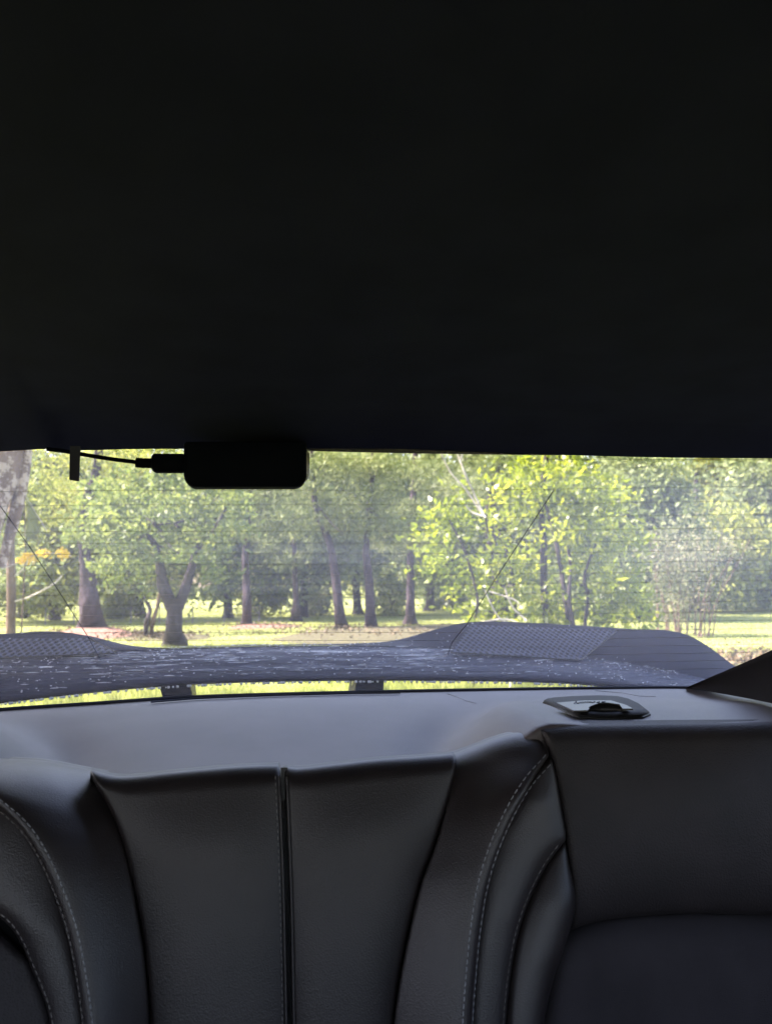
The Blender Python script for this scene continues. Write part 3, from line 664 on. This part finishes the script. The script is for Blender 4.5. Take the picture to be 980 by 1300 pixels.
# finger scoop: shallow oval in front, black painting a deep pocket's shade, with a light inner lip
sc = [(745, 903), (747, 898), (755, 894.5), (766, 893), (777, 893.5), (786, 896), (791, 901), (787, 906), (775, 908), (762, 908.5), (751, 907)]
zz = max(p.z for p in lo_) + .0085
yq = on_shelf(768, 911).y + .004
q_ = smooth_curve([at_y(x, y, yq) for x, y in sc + sc[:1]], 29)[:-1]; c2_ = sum(q_, Vector()) / len(q_)
mb = MB(); mb.grid([[c2_ + (p - c2_) * .02 + Vector((0, .006, 0)) for p in q_], [c2_ + (p - c2_) * .8 + Vector((0, .005, 0)) for p in q_], [c2_ + (p - c2_) * .94 for p in q_], q_, [p + Vector((0, .003, -.001)) for p in q_], [c2_ + (p - c2_) * .9 + Vector((0, .022, -.008)) for p in q_]], close=True); mb.build('finger_scoop', M['print_shade'], lt)
lip = [at_y(x, y, yq - .002) for x, y in ((752, 908), (760, 910), (772, 910.5), (783, 908.5), (790, 903))]
mb = MB(); mb.tube(smooth_curve(lip, 12), .0022, 8); mb.build('scoop_lip', M['latch'], lt)
cv = [at_z(x, y, zz + .001) for x, y in ((706, 892), (742, 889), (775, 889), (795, 895), (803, 899.5), (790, 899.5), (786, 894), (772, 892), (760, 892.5), (750, 896), (746, 901.5), (728, 902))]
mb = MB(); cc_ = sum(cv, Vector()) / len(cv); mb.grid([[p + Vector((0, 0, -.002)) for p in cv], cv], close=True)
mb.add(cv, [tuple(range(len(cv)))][::1]); mb.build('cover', M['latch'], lt, smooth=False)
mb = MB()
for (x0, y0, x1, y1) in ((728.5, 892.8, 731, 890.2), (731, 891, 733, 893), (734, 892.6, 737, 891), (738, 892.2, 739.5, 890.6), (740.5, 892, 743, 890.6), (744.5, 892, 746, 890.2), (747, 891.4, 750, 891), (751, 891.8, 755, 890.6), (757, 891.6, 761, 891), (763, 891.2, 768, 890.9)):
    mb.tube([at_z(x0, y0, zz + .0016), at_z(x1, y1, zz + .0016)], .0006, 4)
mb.build('printed_marks', M['print_shade'], lt)

# --- rear seat
seat = thing('rear_seat', 'x', 'x'); del seat['label']; del seat['category']; seat.parent = car
SY, SZ, SK = .76, .97, .26
def seat_hit(px, py, back=0.0):
    # plane y = SY - (SZ - z)*SK + back
    d = ray(px, py); t_ = (SY + back - SZ * SK + CAM.z * SK) / (d.y - SK * d.z); return CAM + d * t_
NS = Vector((0, -1, SK * 1.0)).normalized()   # towards the cabin
def back_off(d, r):
    if d >= r: return 0.0
    d = max(d, 0.0); return r - math.sqrt(max(0, r * r - (r - d) ** 2))
def panel(name, Lc, Rc, top, bottom, mat, bulge=.012, rs=.006, re=None, rt=.03, ns=40, nt=70, lean=0.0, flatp=2.2, dz=0.0, skew=0, topback=.05, drop_=.034, rb=0.0, big=0.0, skd=.03, label=None, kind=None, fine=None):
    re = rs if re is None else re
    """a padded panel between two curves x(y), its upper edge y(x)"""
    S_ = {}
    def pos(s, t_):
        y = top(200 if False else 0) if False else None
        y = 1000.
        x = Lc(y) * (1 - s) + Rc(y) * s
        for _ in range(5):
            yt = top(x); yb = bottom(x) if callable(bottom) else bottom
            y = yt + (yb - yt) * t_; x = Lc(y) * (1 - s) + Rc(y) * s
        return x, y
    ss = [.5 - .5 * math.cos(math.pi * i / ns) for i in range(ns + 1)]
    ts = [(j / nt) ** 1.6 for j in range(nt + 1)]
    G = [[seat_hit(*pos(s, t_)) for s in ss] for t_ in ts]
    rows = []
    def surf(i, j):
        p = G[j][i]; wl = (p - G[j][0]).length; wr = (p - G[j][-1]).length; dt = (p - G[0][i]).length
        w = (G[j][0] - G[j][-1]).length; 
        u = 0 if w < 1e-4 else wl / max(wl + wr, 1e-5)
        if skew == 1: u = u ** .45
        if skew == -1: u = 1 - (1 - u) ** .45
        bl = bulge * (1 - abs(2 * u - 1) ** flatp) * min(1, w / .05)
        bl *= .35 + .65 * sstep(0, .08, dt)
        o = back_off(wl, rs) + back_off(wr, re) + back_off(dt, rt)
        if big: o += .42 * back_off(dt, big)
        if rb: o += .32 * back_off((p - G[-1][i]).length, rb)
        return p + NS * (bl - o + dz) + Vector((0, -lean * (1 - u), 0))
    F0 = [[surf(i, j) for i in range(ns + 1)] for j in range(nt + 1)]
    # roll over the top and back
    for k, (yb, zb) in enumerate(((topback, -drop_), (topback * .55, -drop_ * .25), (topback * .26, -.0006), (topback * .08, .0004))):
        rows.append([p + Vector((p.x / p.y * yb, yb, zb)) for p in F0[0]])
    rows += F0
    rows = [[r_[0] + Vector((r_[0].x / r_[0].y * .03, .03, -skd if k < 6 else -.01))] + r_ + [r_[-1] + Vector((r_[-1].x / r_[-1].y * .03, .03, -skd if k < 6 else -.01))] for k, r_ in enumerate(rows)]
    mb = MB(); mb.grid(rows); o = mb.build(name, M[mat], seat, label=label)
    return o
def cx_(pts):
    ys = [p[1] for p in pts]; xs = [p[0] for p in pts]
    # smooth interpolation by a natural-ish cubic (Catmull-Rom on y)
    def f(y):
        if y <= ys[0]: return xs[0] + (xs[1] - xs[0]) / (ys[1] - ys[0]) * (y - ys[0])
        if y >= ys[-1]: return xs[-1] + (xs[-1] - xs[-2]) / (ys[-1] - ys[-2]) * (y - ys[-1])
        k = max(i for i in range(len(ys) - 1) if ys[i] <= y); t_ = (y - ys[k]) / (ys[k + 1] - ys[k])
        def sl_(i):
            if i <= 0: return (xs[1] - xs[0]) / (ys[1] - ys[0])
            if i >= len(ys) - 1: return (xs[-1] - xs[-2]) / (ys[-1] - ys[-2])
            return (xs[i + 1] - xs[i - 1]) / (ys[i + 1] - ys[i - 1])
        h = ys[k + 1] - ys[k]; m0, m1 = sl_(k) * h, sl_(k + 1) * h
        return (2 * t_ ** 3 - 3 * t_ ** 2 + 1) * xs[k] + (t_ ** 3 - 2 * t_ ** 2 + t_) * m0 + (-2 * t_ ** 3 + 3 * t_ ** 2) * xs[k + 1] + (t_ ** 3 - t_ ** 2) * m1
    return f
def ty(pts):
    g_ = cx_([(b, a) for a, b in pts]); return g_
cAl = cx_([(106, 972), (118, 990), (135, 1020), (150, 1055), (163, 1100), (173, 1150), (183, 1210), (190, 1300), (192, 1420)])
cAr = cx_([(356, 968), (359.5, 1050), (363, 1150), (366, 1300), (368, 1420)])
cBl = cx_([(361, 968), (364.5, 1050), (368, 1150), (371, 1300), (373, 1420)])
cBr = cx_([(584, 950), (578, 985), (566, 1030), (550, 1080), (535, 1120), (520, 1180), (508, 1240), (500, 1300), (494, 1420)])
cS1 = cx_([(706, 948), (697, 962), (672, 990), (650, 1025), (627, 1075), (612, 1125), (603, 1180), (597, 1240), (593, 1300), (590, 1420)])
cS2 = cx_([(740, 1040), (716, 1070), (694, 1100), (674, 1140), (660, 1180), (650, 1230), (643, 1300), (640, 1420)])
cE = cx_([(686, 920), (694, 940), (705, 980), (714, 1030), (724, 1090), (733, 1150), (722, 1195), (704, 1250), (694, 1300), (688, 1420)])
cT1 = cx_([(-60, 985), (-20, 1008), (0, 1022), (30, 1048), (55, 1085), (75, 1130), (92, 1180), (104, 1240), (112, 1300), (118, 1420)])
cT2 = cx_([(-60, 1130), (0, 1165), (22, 1190), (42, 1235), (56, 1270), (63, 1300), (70, 1420)])
topA = ty([(60, 965), (108, 976), (150, 985), (220, 979), (300, 972), (353, 970), (400, 970)])
topB = ty([(340, 976), (366, 973), (380, 974), (420, 970), (480, 963), (540, 959), (583, 955), (620, 950)])
topC = ty([(560, 962), (583, 956), (610, 946), (640, 934), (665, 927), (688, 924), (740, 921), (1000, 918)])
topL = ty([(-200, 955), (-60, 957), (0, 959), (30, 962), (60, 968), (108, 977), (130, 982)])
panel('centre_panel', cAl, cAr, topA, 1420, 'leather', .010, .006, .005, .022, flatp=2.8)
panel('centre_panel', cBl, cBr, topB, 1420, 'leather', .010, .005, .006, .022, flatp=2.8)
# right bolster: three panels meeting in seams
mn = lambda f, g_: (lambda y: min(f(y), g_(y)))
panel('bolster_panel', cBr, mn(cS1, cE), topC, 1420, 'leather_side', .034, .002, .005, .018, dz=.003, flatp=2.0, big=.10, skew=-1)
panel('bolster_panel', mn(cS1, cE), mn(cS2, cE), lambda x: max(topC(x), 925), 1420, 'leather_side', .008, .005, .006, .01, dz=.003, flatp=2.4)
panel('bolster_panel', mn(cS2, cE), cE, lambda x: 1035., 1420, 'leather_side', .010, .005, .010, .004, dz=.001)
botF = ty([(690, 1235), (735, 1192), (775, 1176), (830, 1167), (900, 1163), (980, 1164), (1100, 1166), (1500, 1166)])
cR = cx_([(1480, 900), (1500, 1420)])
topF = ty([(680, 922), (690, 922), (720, 919.5), (780, 918.5), (860, 917.5), (980, 917), (1200, 916), (1500, 915)])
cEF = cx_([(686, 920), (694, 940), (705, 980), (714, 1030), (724, 1090), (733, 1150), (737, 1190), (738, 1420)])
panel('outer_panel', cEF, cR, topF, lambda x: botF(x) , 'vinyl', .022, .007, .02, .022, ns=60, dz=.004, topback=.022, drop_=.0, rb=.11, skd=.002)
cEG = cx_([(760, 1150), (742, 1175), (722, 1200), (706, 1250), (698, 1300), (690, 1420)])
panel('lower_outer_panel', cEG, cR, botF, 1440, 'cloth', .016, .015, .02, .004, ns=60, dz=-.006, topback=.03, big=.07)
# left bolster
cLL = cx_([(-330, 900), (-340, 1420)])
panel('bolster_panel', cT1, cAl, topL, 1420, 'leather_side', .038, .006, .002, .050, dz=.003, flatp=2.0, big=.16, skew=1)
panel('bolster_panel', cT2, cT1, lambda x: max(topL(x), 985), 1420, 'leather_side', .008, .006, .005, .01, dz=.003, flatp=2.4)
panel('outer_panel', cLL, cT2, lambda x: 1130. if x > -60 else 1000., 1420, 'vinyl', .010, .01, .006, .02, dz=.001)
panel('outer_panel', cLL, cx_([(-60, 900), (-60, 1200)]), topL, 1420, 'vinyl', .010, .01, .006, .03, dz=.0)
# backing board that closes the gaps behind the padding
mb = MB(); mb.grid([[seat_hit(x, y) + Vector((0, .035, -.03)) for x in (-420, 0, 350, 700, 1100, 1480)] for y in (1010, 1100, 1440)]); mb.grid([[seat_hit(x, y) + Vector((0, .012, 0)) for x in (357, 361, 366)] for y in (978, 988, 1020)]); mb.build('seat_back_board', M['print_shade'], seat)
# stitching
from mathutils.bvhtree import BVHTree
bv, bf = [], []
for c_ in COL.objects:
    if c_.parent == seat and c_.type == 'MESH' and 'panel' in c_.name:
        o_ = len(bv); bv += [v_.co.copy() for v_ in c_.data.vertices]; bf += [tuple(i + o_ for i in p_.vertices) for p_ in c_.data.polygons]
BV = BVHTree.FromPolygons(bv, bf)
def on_seat(px, py, off=.0005):
    d = ray(px, py).normalized(); h = BV.ray_cast(CAM, d)
    p = h[0] if h[0] is not None else seat_hit(px, py)
    return p - d * off
def stitches(curve, y0, y1, offx, push, n_len=6.0, gap=3.4, th=.0007, mat='thread', name='stitching'):
    mb = MB(); y = y0
    # march along the curve
    def pt(y): 
        x = curve(y); dx = (curve(y + 1) - curve(y - 1)) / 2; l = math.hypot(dx, 1); return x + offx / l, y - offx * dx / l
    while y < y1:
        x0, yy0 = pt(y); dx = (curve(y + 1) - curve(y - 1)) / 2; st = n_len / math.hypot(dx, 1); ye = y + st; xe, yye = pt(ye)
        a = on_seat(x0, yy0, 0); b = on_seat(xe, yye, 0); m_ = (a + b) / 2 + NS * .0008
        mb.tube([a, m_, b], [th * .7, th, th * .7], 5); y = ye + gap / math.hypot(dx, 1)
    return mb.build(name, M[mat], seat, kind='stuff')
stitches(cS1, 962, 1415, -6, .0078); stitches(cS1, 966, 1415, 6.5, .0062)
stitches(cS2, 1076, 1415, -4.5, .005, th=.0006, mat='thread_dark')
stitches(cT1, 990, 1415, 6, .0078); stitches(cT1, 1000, 1415, -6, .0055, mat='thread_dark')
stitches(cT2, 1150, 1415, 4.5, .005, mat='thread_dark')
stitches(cAr, 985, 1415, -7, .0115, 4.5, 4, .0005, 'thread_dark')
# piping along the centre split
for cv_, off, y0 in ((cAr, -2.5, 986), (cBl, 2.5, 986)):
    mb = MB(); mb.tube([seat_hit(cv_(y) + off, y) + NS * (.001 if y > 990 else -.004) for y in range(y0, 1416, 14)], .0013, 8); mb.build('piping', M['leather'], seat)
# seat cushion below the backrest
mb = MB()
rows = []
for j in range(13):
    v = j / 12; rows.append([Vector((-.75 + 1.5 * i / 30, .12 + .58 * v, .46 + .03 * math.sin(v * math.pi) + .12 * v * .3 - .05 * (1 - sstep(0, .15, v)) + .012 * abs(math.sin(i / 30 * math.pi * 2)))) for i in range(31)])
rows = [[p - Vector((0, 0, .2)) for p in rows[0]]] + rows
mb.grid(rows); mb.build('seat_cushion', M['leather'], seat)

# --- pillars
pil = [(870, 873), (905, 858), (940, 843), (980, 825), (1060, 788), (1150, 740), (1220, 690)]
low = [(870, 873.6), (900, 878), (940, 885), (980, 893), (1060, 908), (1150, 925), (1220, 945)]
up_d = [1.19, 1.06, .95, .860, .73, .63, .56]; lo_d = [1.19, 1.10, .99, .885, .74, .62, .55]
U = smooth_curve([at_y(x, y, d) for (x, y), d in zip(pil, up_d)], 30); Lw = smooth_curve([at_y(x, y, d) for (x, y), d in zip(low, lo_d)], 30)
for sgn in (1, -1):
    rows = []
    for k in range(9):
        u = k / 8; rows.append([Vector((sgn * (a.lerp(b, u).x + .004 * math.sin(u * math.pi)), a.lerp(b, u).y, a.lerp(b, u).z)) for a, b in zip(U, Lw)])
    rows = [[p + Vector((sgn * abs(p.x), p.y, p.z - CAM.z - .02)) * .16 for p in rows[0]]] + rows
    if sgn < 0:      # on the left the trim stands further out
        rows = [[p + Vector((-.22, -.02, 0)) for p in r_] for r_ in rows]
    mb = MB(); mb.grid(rows, flip=sgn < 0); mb.build('pillar_trim', M['pillar'], car)
# --- body sides, floor, front, boot lid
for sgn in (1, -1):
    X = sgn * 1.02; mb = MB()
    mb.box((X, -.4, .62), .06, 3.3, .72); mb.box((X, 1.7, .50), .06, .9, .5)                       # lower flank
    mb.box((X, .84, 1.16), .05, .38, .40)                     # quarter panel / pillar
    mb.box((X, -.35, 1.345), .05, 2.2, .05)                   # roof rail
    mb.box((X * .93, .1, 1.375), .16, 2.0, .03)
    mb.build('side_panel', M['paint_dry'], car, smooth=False, bevel=.01)
    mb = MB(); mb.box((X * .985, -.05, 1.16), .006, 1.38, .36); mb.build('side_window', M['side_glass'], car, smooth=False)
    mb = MB(); mb.box((sgn * .965, -.15, .68), .05, 2.4, .6); mb.build('door_lining', M['trim'], car, smooth=False, bevel=.01)
mb = MB(); mb.box((0, .1, .27), 2.0, 3.6, .04); mb.build('floor_pan', M['trim'], car, smooth=False)
mb = MB(); mb.box((0, -1.25, .68), 1.98, .5, .62); mb.build('dashboard', M['trim'], car, smooth=False, bevel=.03)
mb = MB()
rows = []
for j in range(9):
    v = j / 8; y = 1.20 + .72 * v; z = .945 - .095 * v ** 1.1; rows.append([(x, y - .18 * (x / .9) ** 2, z - .03 * (x / .9) ** 2) for x in np.linspace(-.98, .98, 17)])
rows.append([(x, y + .03, z - .4) for (x, y, z) in rows[-1]])
mb.grid(rows, flip=False); mb.build('boot_lid', M['paint'], car)

# --- spoiler
sp = thing('rear_spoiler', 'x', 'x'); del sp['label']; del sp['category']; sp.parent = car
W1 = [(-160, 901), (-80, 893), (0, 885), (60, 878), (120, 871.5), (180, 866), (240, 862), (300, 859.5), (370, 858), (440, 857), (510, 857), (580, 857.5), (650, 858.5), (720, 861), (780, 866), (830, 871), (880, 874)]
Wm = [(-160, 848), (-80, 838), (0, 832), (60, 829.5), (120, 827), (180, 825), (240, 822.5), (300, 821), (370, 820), (440, 820), (510, 821), (580, 823), (650, 826), (720, 832), (790, 841), (850, 852), (905, 864)]
Wt = [(-160, 812), (-80, 808), (0, 805.5), (60, 802), (110, 807), (150, 816.5), (190, 824), (250, 821.5), (330, 819), (440, 817.5), (500, 813.5), (555, 799), (600, 790), (680, 791.5), (790, 798.5), (870, 806), (940, 852)]
def tr(pts, y, n=150): return smooth_curve([at_y(a, b, y if not callable(y) else y(a)) for a, b in pts], n)
yb_ = lambda x: -.10 * ((x - 350) / 560.) ** 2
c1 = tr(W1, lambda x: 1.50 + yb_(x)); cm = tr(Wm, lambda x: 1.63 + yb_(x)); ct = tr(Wt, lambda x: 1.71 + yb_(x))
rows = [[p + Vector((0, .10, -.012)) for p in c1], [p + Vector((0, .004, -.012)) for p in c1], [p + Vector((0, -.004, -.006)) for p in c1], c1]
for k in range(1, 9): rows.append([a.lerp(b, k / 8) + Vector((0, 0, .006 * math.sin(k / 8 * math.pi))) for a, b in zip(c1, cm)])
rz = [[a.lerp(b, k / 6) for a, b in zip(cm, ct)] for k in range(7)]
rows += [[p + Vector((0, .006, -.004)) for p in ct], [p + Vector((0, .012, -.03)) for p in ct], [p + Vector((0, .10, -.012)) for p in c1]]
mb = MB(); mb.grid(rows); mb.build('blade', M['paint'], sp)
mb = MB(); mb.grid([[p + Vector((0, -.002, .001)) for p in r_] for r_ in rz]); mb.build('raised_lip', M['riser'], sp)
# honeycomb inserts, a little proud of the raised ends
def interp_curve_y(pts, x): return interp(pts, x)
def insert(quad, nx=26, ny=10):
    (a, b, c, d) = quad; rows = []
    for j in range(ny + 1):
        row = []
        for i in range(nx + 1):
            u, v = i / nx, j / ny; x = (a[0] * (1 - u) + b[0] * u) * (1 - v) + (d[0] * (1 - u) + c[0] * u) * v
            y = (a[1] * (1 - u) + b[1] * u) * (1 - v) + (d[1] * (1 - u) + c[1] * u) * v
            yt, ym, yb2 = interp(Wt, x), interp(Wm, x), interp(W1, x); y = max(y, yt + 2.0)
            if y < ym: dep = 1.63 + .08 * (ym - y) / max(ym - yt, 1)
            else: dep = 1.63 - .13 * (y - ym) / max(yb2 - ym, 1)
            row.append(at_y(x, y, (dep + yb_(x)) * .985 - .004))
        rows.append(row)
    mb = MB(); mb.grid(rows); o = mb.build('honeycomb_panel', M['mesh'], sp)
    uv = o.data.uv_layers.new(name='UVMap'); n_ = nx + 1
    for lp in o.data.loops:
        jj, ii = divmod(lp.vertex_index, n_); q0 = rows[jj][ii]
        uv.data[lp.index].uv = (q0.x * 105, (rows[ny // 2][nx // 2].z - q0.z) * 150)
    loop = rows[0] + [r_[-1] for r_ in rows[1:]] + rows[-1][::-1] + [r_[0] for r_ in rows[::-1]]
    mb = MB(); mb.tube([rows[j][-1] for j in range(ny + 1)] + rows[-1][::-1], .0014, 5); mb.build('panel_edge', M['plastic'], sp)
insert(((598, 793), (784, 800), (737, 838), (572, 828)))
insert(((-150, 812), (112, 810), (150, 829), (-150, 842)))
# crease on the outer end
mb = MB(); mb.tube([at_y(x, y, 1.615) for x, y in ((862, 809), (880, 820), (900, 834), (921, 850))], .0018, 6); mb.build('end_crease', M['latch'], sp)
for (tl, tr_, br, bl) in (((198, 858), (238, 856), (249, 900), (211, 900)), ((455, 854), (489, 854), (485, 896), (446, 896))):
    f_ = [at_y(x, y, 1.515) for x, y in (tl, tr_, br, bl)]; bk = [p + Vector((0, .11, .004 if i < 2 else -.03)) for i, p in enumerate(f_)]
    mb = MB(); mb.add(f_ + bk, [(3, 2, 1, 0), (4, 5, 6, 7), (0, 1, 5, 4), (1, 2, 6, 5), (2, 3, 7, 6), (3, 0, 4, 7)]); mb.build('pedestal', M['paint'], sp, smooth=False, bevel=.004)
# raindrops: hanging from the lower edge and lying on the blade
def drop(mb, p, r, sx_=1., sz_=1.):
    v = [p + Vector((0, 0, r * sz_))]; 
    for k in (1, 2, 3):
        a = math.pi * k / 4
        for j in range(6):
            w = 2 * math.pi * j / 6; v.append(p + Vector((math.cos(w) * math.sin(a) * r * sx_, math.sin(w) * math.sin(a) * r, math.cos(a) * r * sz_)))
    v.append(p - Vector((0, 0, r * sz_))); f = []
    for j in range(6):
        k = (j + 1) % 6; f.append((0, 1 + j, 1 + k)); f += [(1 + j, 7 + j, 7 + k, 1 + k), (7 + j, 13 + j, 13 + k, 7 + k), (13 + j, 19, 13 + k)]
    mb.add(v, f)
mb = MB()
for i in range(260):
    x = random.uniform(-60, 820); k = interp(W1, x); p = at_y(x, k, 1.50 + yb_(x)) + Vector((0, 0, -.013)); drop(mb, p, random.uniform(.0012, .0028), 1.2, 1.1)
mb.build('hanging_raindrops', M['drop'], sp, kind='stuff')
mb = MB()
for i in range(950):
    x = random.uniform(-60, 860); v = random.random() ** .9; y1, ym, yt = interp(W1, x), interp(Wm, x), interp(Wt, x)
    if v < .8: u = v / .8; y = y1 + (ym - y1) * u; dep = 1.50 + .13 * u
    else: u = (v - .8) / .2; y = ym + (yt - ym) * u; dep = 1.63 + .08 * u
    p = at_y(x, y, dep + yb_(x)) + Vector((0, 0, .0025 + (.006 * math.sin(math.pi * u) if v < .8 else 0))); e_ = random.choice((1, 1, 1, 1.3, 1.5, 2, 6, 10)); drop(mb, p, random.uniform(.0006, .0016) if e_ < 3 else random.uniform(.0004, .0008), e_, .6)
for i in range(80):  # thin white tubes painting wet reflections along the blade
    x = random.uniform(-60, 700); y1, ym = interp(W1, x), interp(Wm, x); u = random.random(); y = y1 + (ym - y1) * u
    a = Vector(at_y(x, y, 1.50 + .13 * u + yb_(x))) + Vector((0, 0, .003 + .006 * math.sin(math.pi * u))); L_ = random.uniform(.008, .045)
    mb.tube([a, a + Vector((L_ * .5, 0, .0004)), a + Vector((L_, 0, 0))], [.0003, .0007, .0002], 5)
mb.build('raindrops_and_glints', M['drop'], sp, kind='stuff')

# ------------------------------------------------------------------ dash camera hanging at the top of the pane
dc = thing('dash_camera', 'black box camera with cable hanging at the top of the rear window', 'camera')
yd = .88
def rbox(x0, y0, x1, y1, rad, dep, yq, name, mat, top_sq=True, seg=8):
    out = []
    cs = [(x1 - rad, y1 - rad, 0), (x0 + rad, y1 - rad, 90)]
    for cx, cy, a0 in cs:
        for k in range(seg + 1):
            a = R(a0 + 90 * k / seg); out.append((cx + rad * math.cos(a), cy + rad * math.sin(a)))
    out += [(x0, y0 + 3), (x0 + 3, y0), (x1 - 3, y0), (x1, y0 + 3)]
    rows = []; c = at_y((x0 + x1) / 2, (y0 + y1) / 2, yq)
    P0 = [at_y(x, y, yq) for x, y in out]
    for sc_, dd in ((.02, -.001), (.9, -.001), (.985, .001), (1., .006), (1., dep - .006), (.97, dep), (.02, dep)):
        rows.append([c + (p - c) * sc_ + Vector((0, dd, 0)) for p in P0])
    mb = MB(); mb.grid(rows, close=True); return mb.build(name, M[mat], dc)
rbox(233, 560, 390, 618, 16, .03, yd, 'housing', 'camera')
rbox(330, 572, 393.5, 614, 14, .012, yd + .022, 'bracket', 'bracket')
rbox(192, 575.5, 236, 599, 6, .014, yd + .005, 'plug', 'camera')
mb = MB(); mb.tube([at_y(x, y, yd + .012) for x, y in ((173, 587), (182, 588), (194, 588))], .0058, 10); mb.build('strain_relief', M['camera'], dc)
mb = MB(); mb.tube(smooth_curve([at_y(x, y, yd + .012) for x, y in ((60, 570), (84, 573), (106, 577), (140, 582.5), (176, 587))], 20), .0024, 8); mb.build('cable', M['camera'], dc)
# small strap hanging beside it
stp = thing('hanging_strap', 'short grey strap hanging left of the black camera at the window top', 'strap')
a = [at_y(x, y, yd + .004) for x, y in ((89, 566), (102, 566), (100.5, 611), (88.5, 609))]; bk = [p + Vector((0, .003, 0)) for p in a]
mb = MB(); mb.add(a + bk, [(3, 2, 1, 0), (4, 5, 6, 7), (0, 1, 5, 4), (1, 2, 6, 5), (2, 3, 7, 6), (3, 0, 4, 7)]); mb.build('strap', M['tab'], stp, smooth=False)

# empties that head a part of the car are plain parts; give things their base points
for o in list(COL.objects):
    if o.type == 'EMPTY' and o.parent is None:
        ch = [c for c in COL.objects if c.parent == o]; pts_ = []
        for c in ch:
            if c.type == 'MESH' and len(c.data.vertices):
                co = np.empty(len(c.data.vertices) * 3); c.data.vertices.foreach_get('co', co); co = co.reshape(-1, 3); pts_.append(co[co[:, 2].argmin()])
        if pts_ and 'car' not in o.name:
            b = min(pts_, key=lambda q: q[2]); L_ = Vector((float(b[0]), float(b[1]), float(b[2])))
            o.location = L_
            for c in ch: c.location = c.location - L_
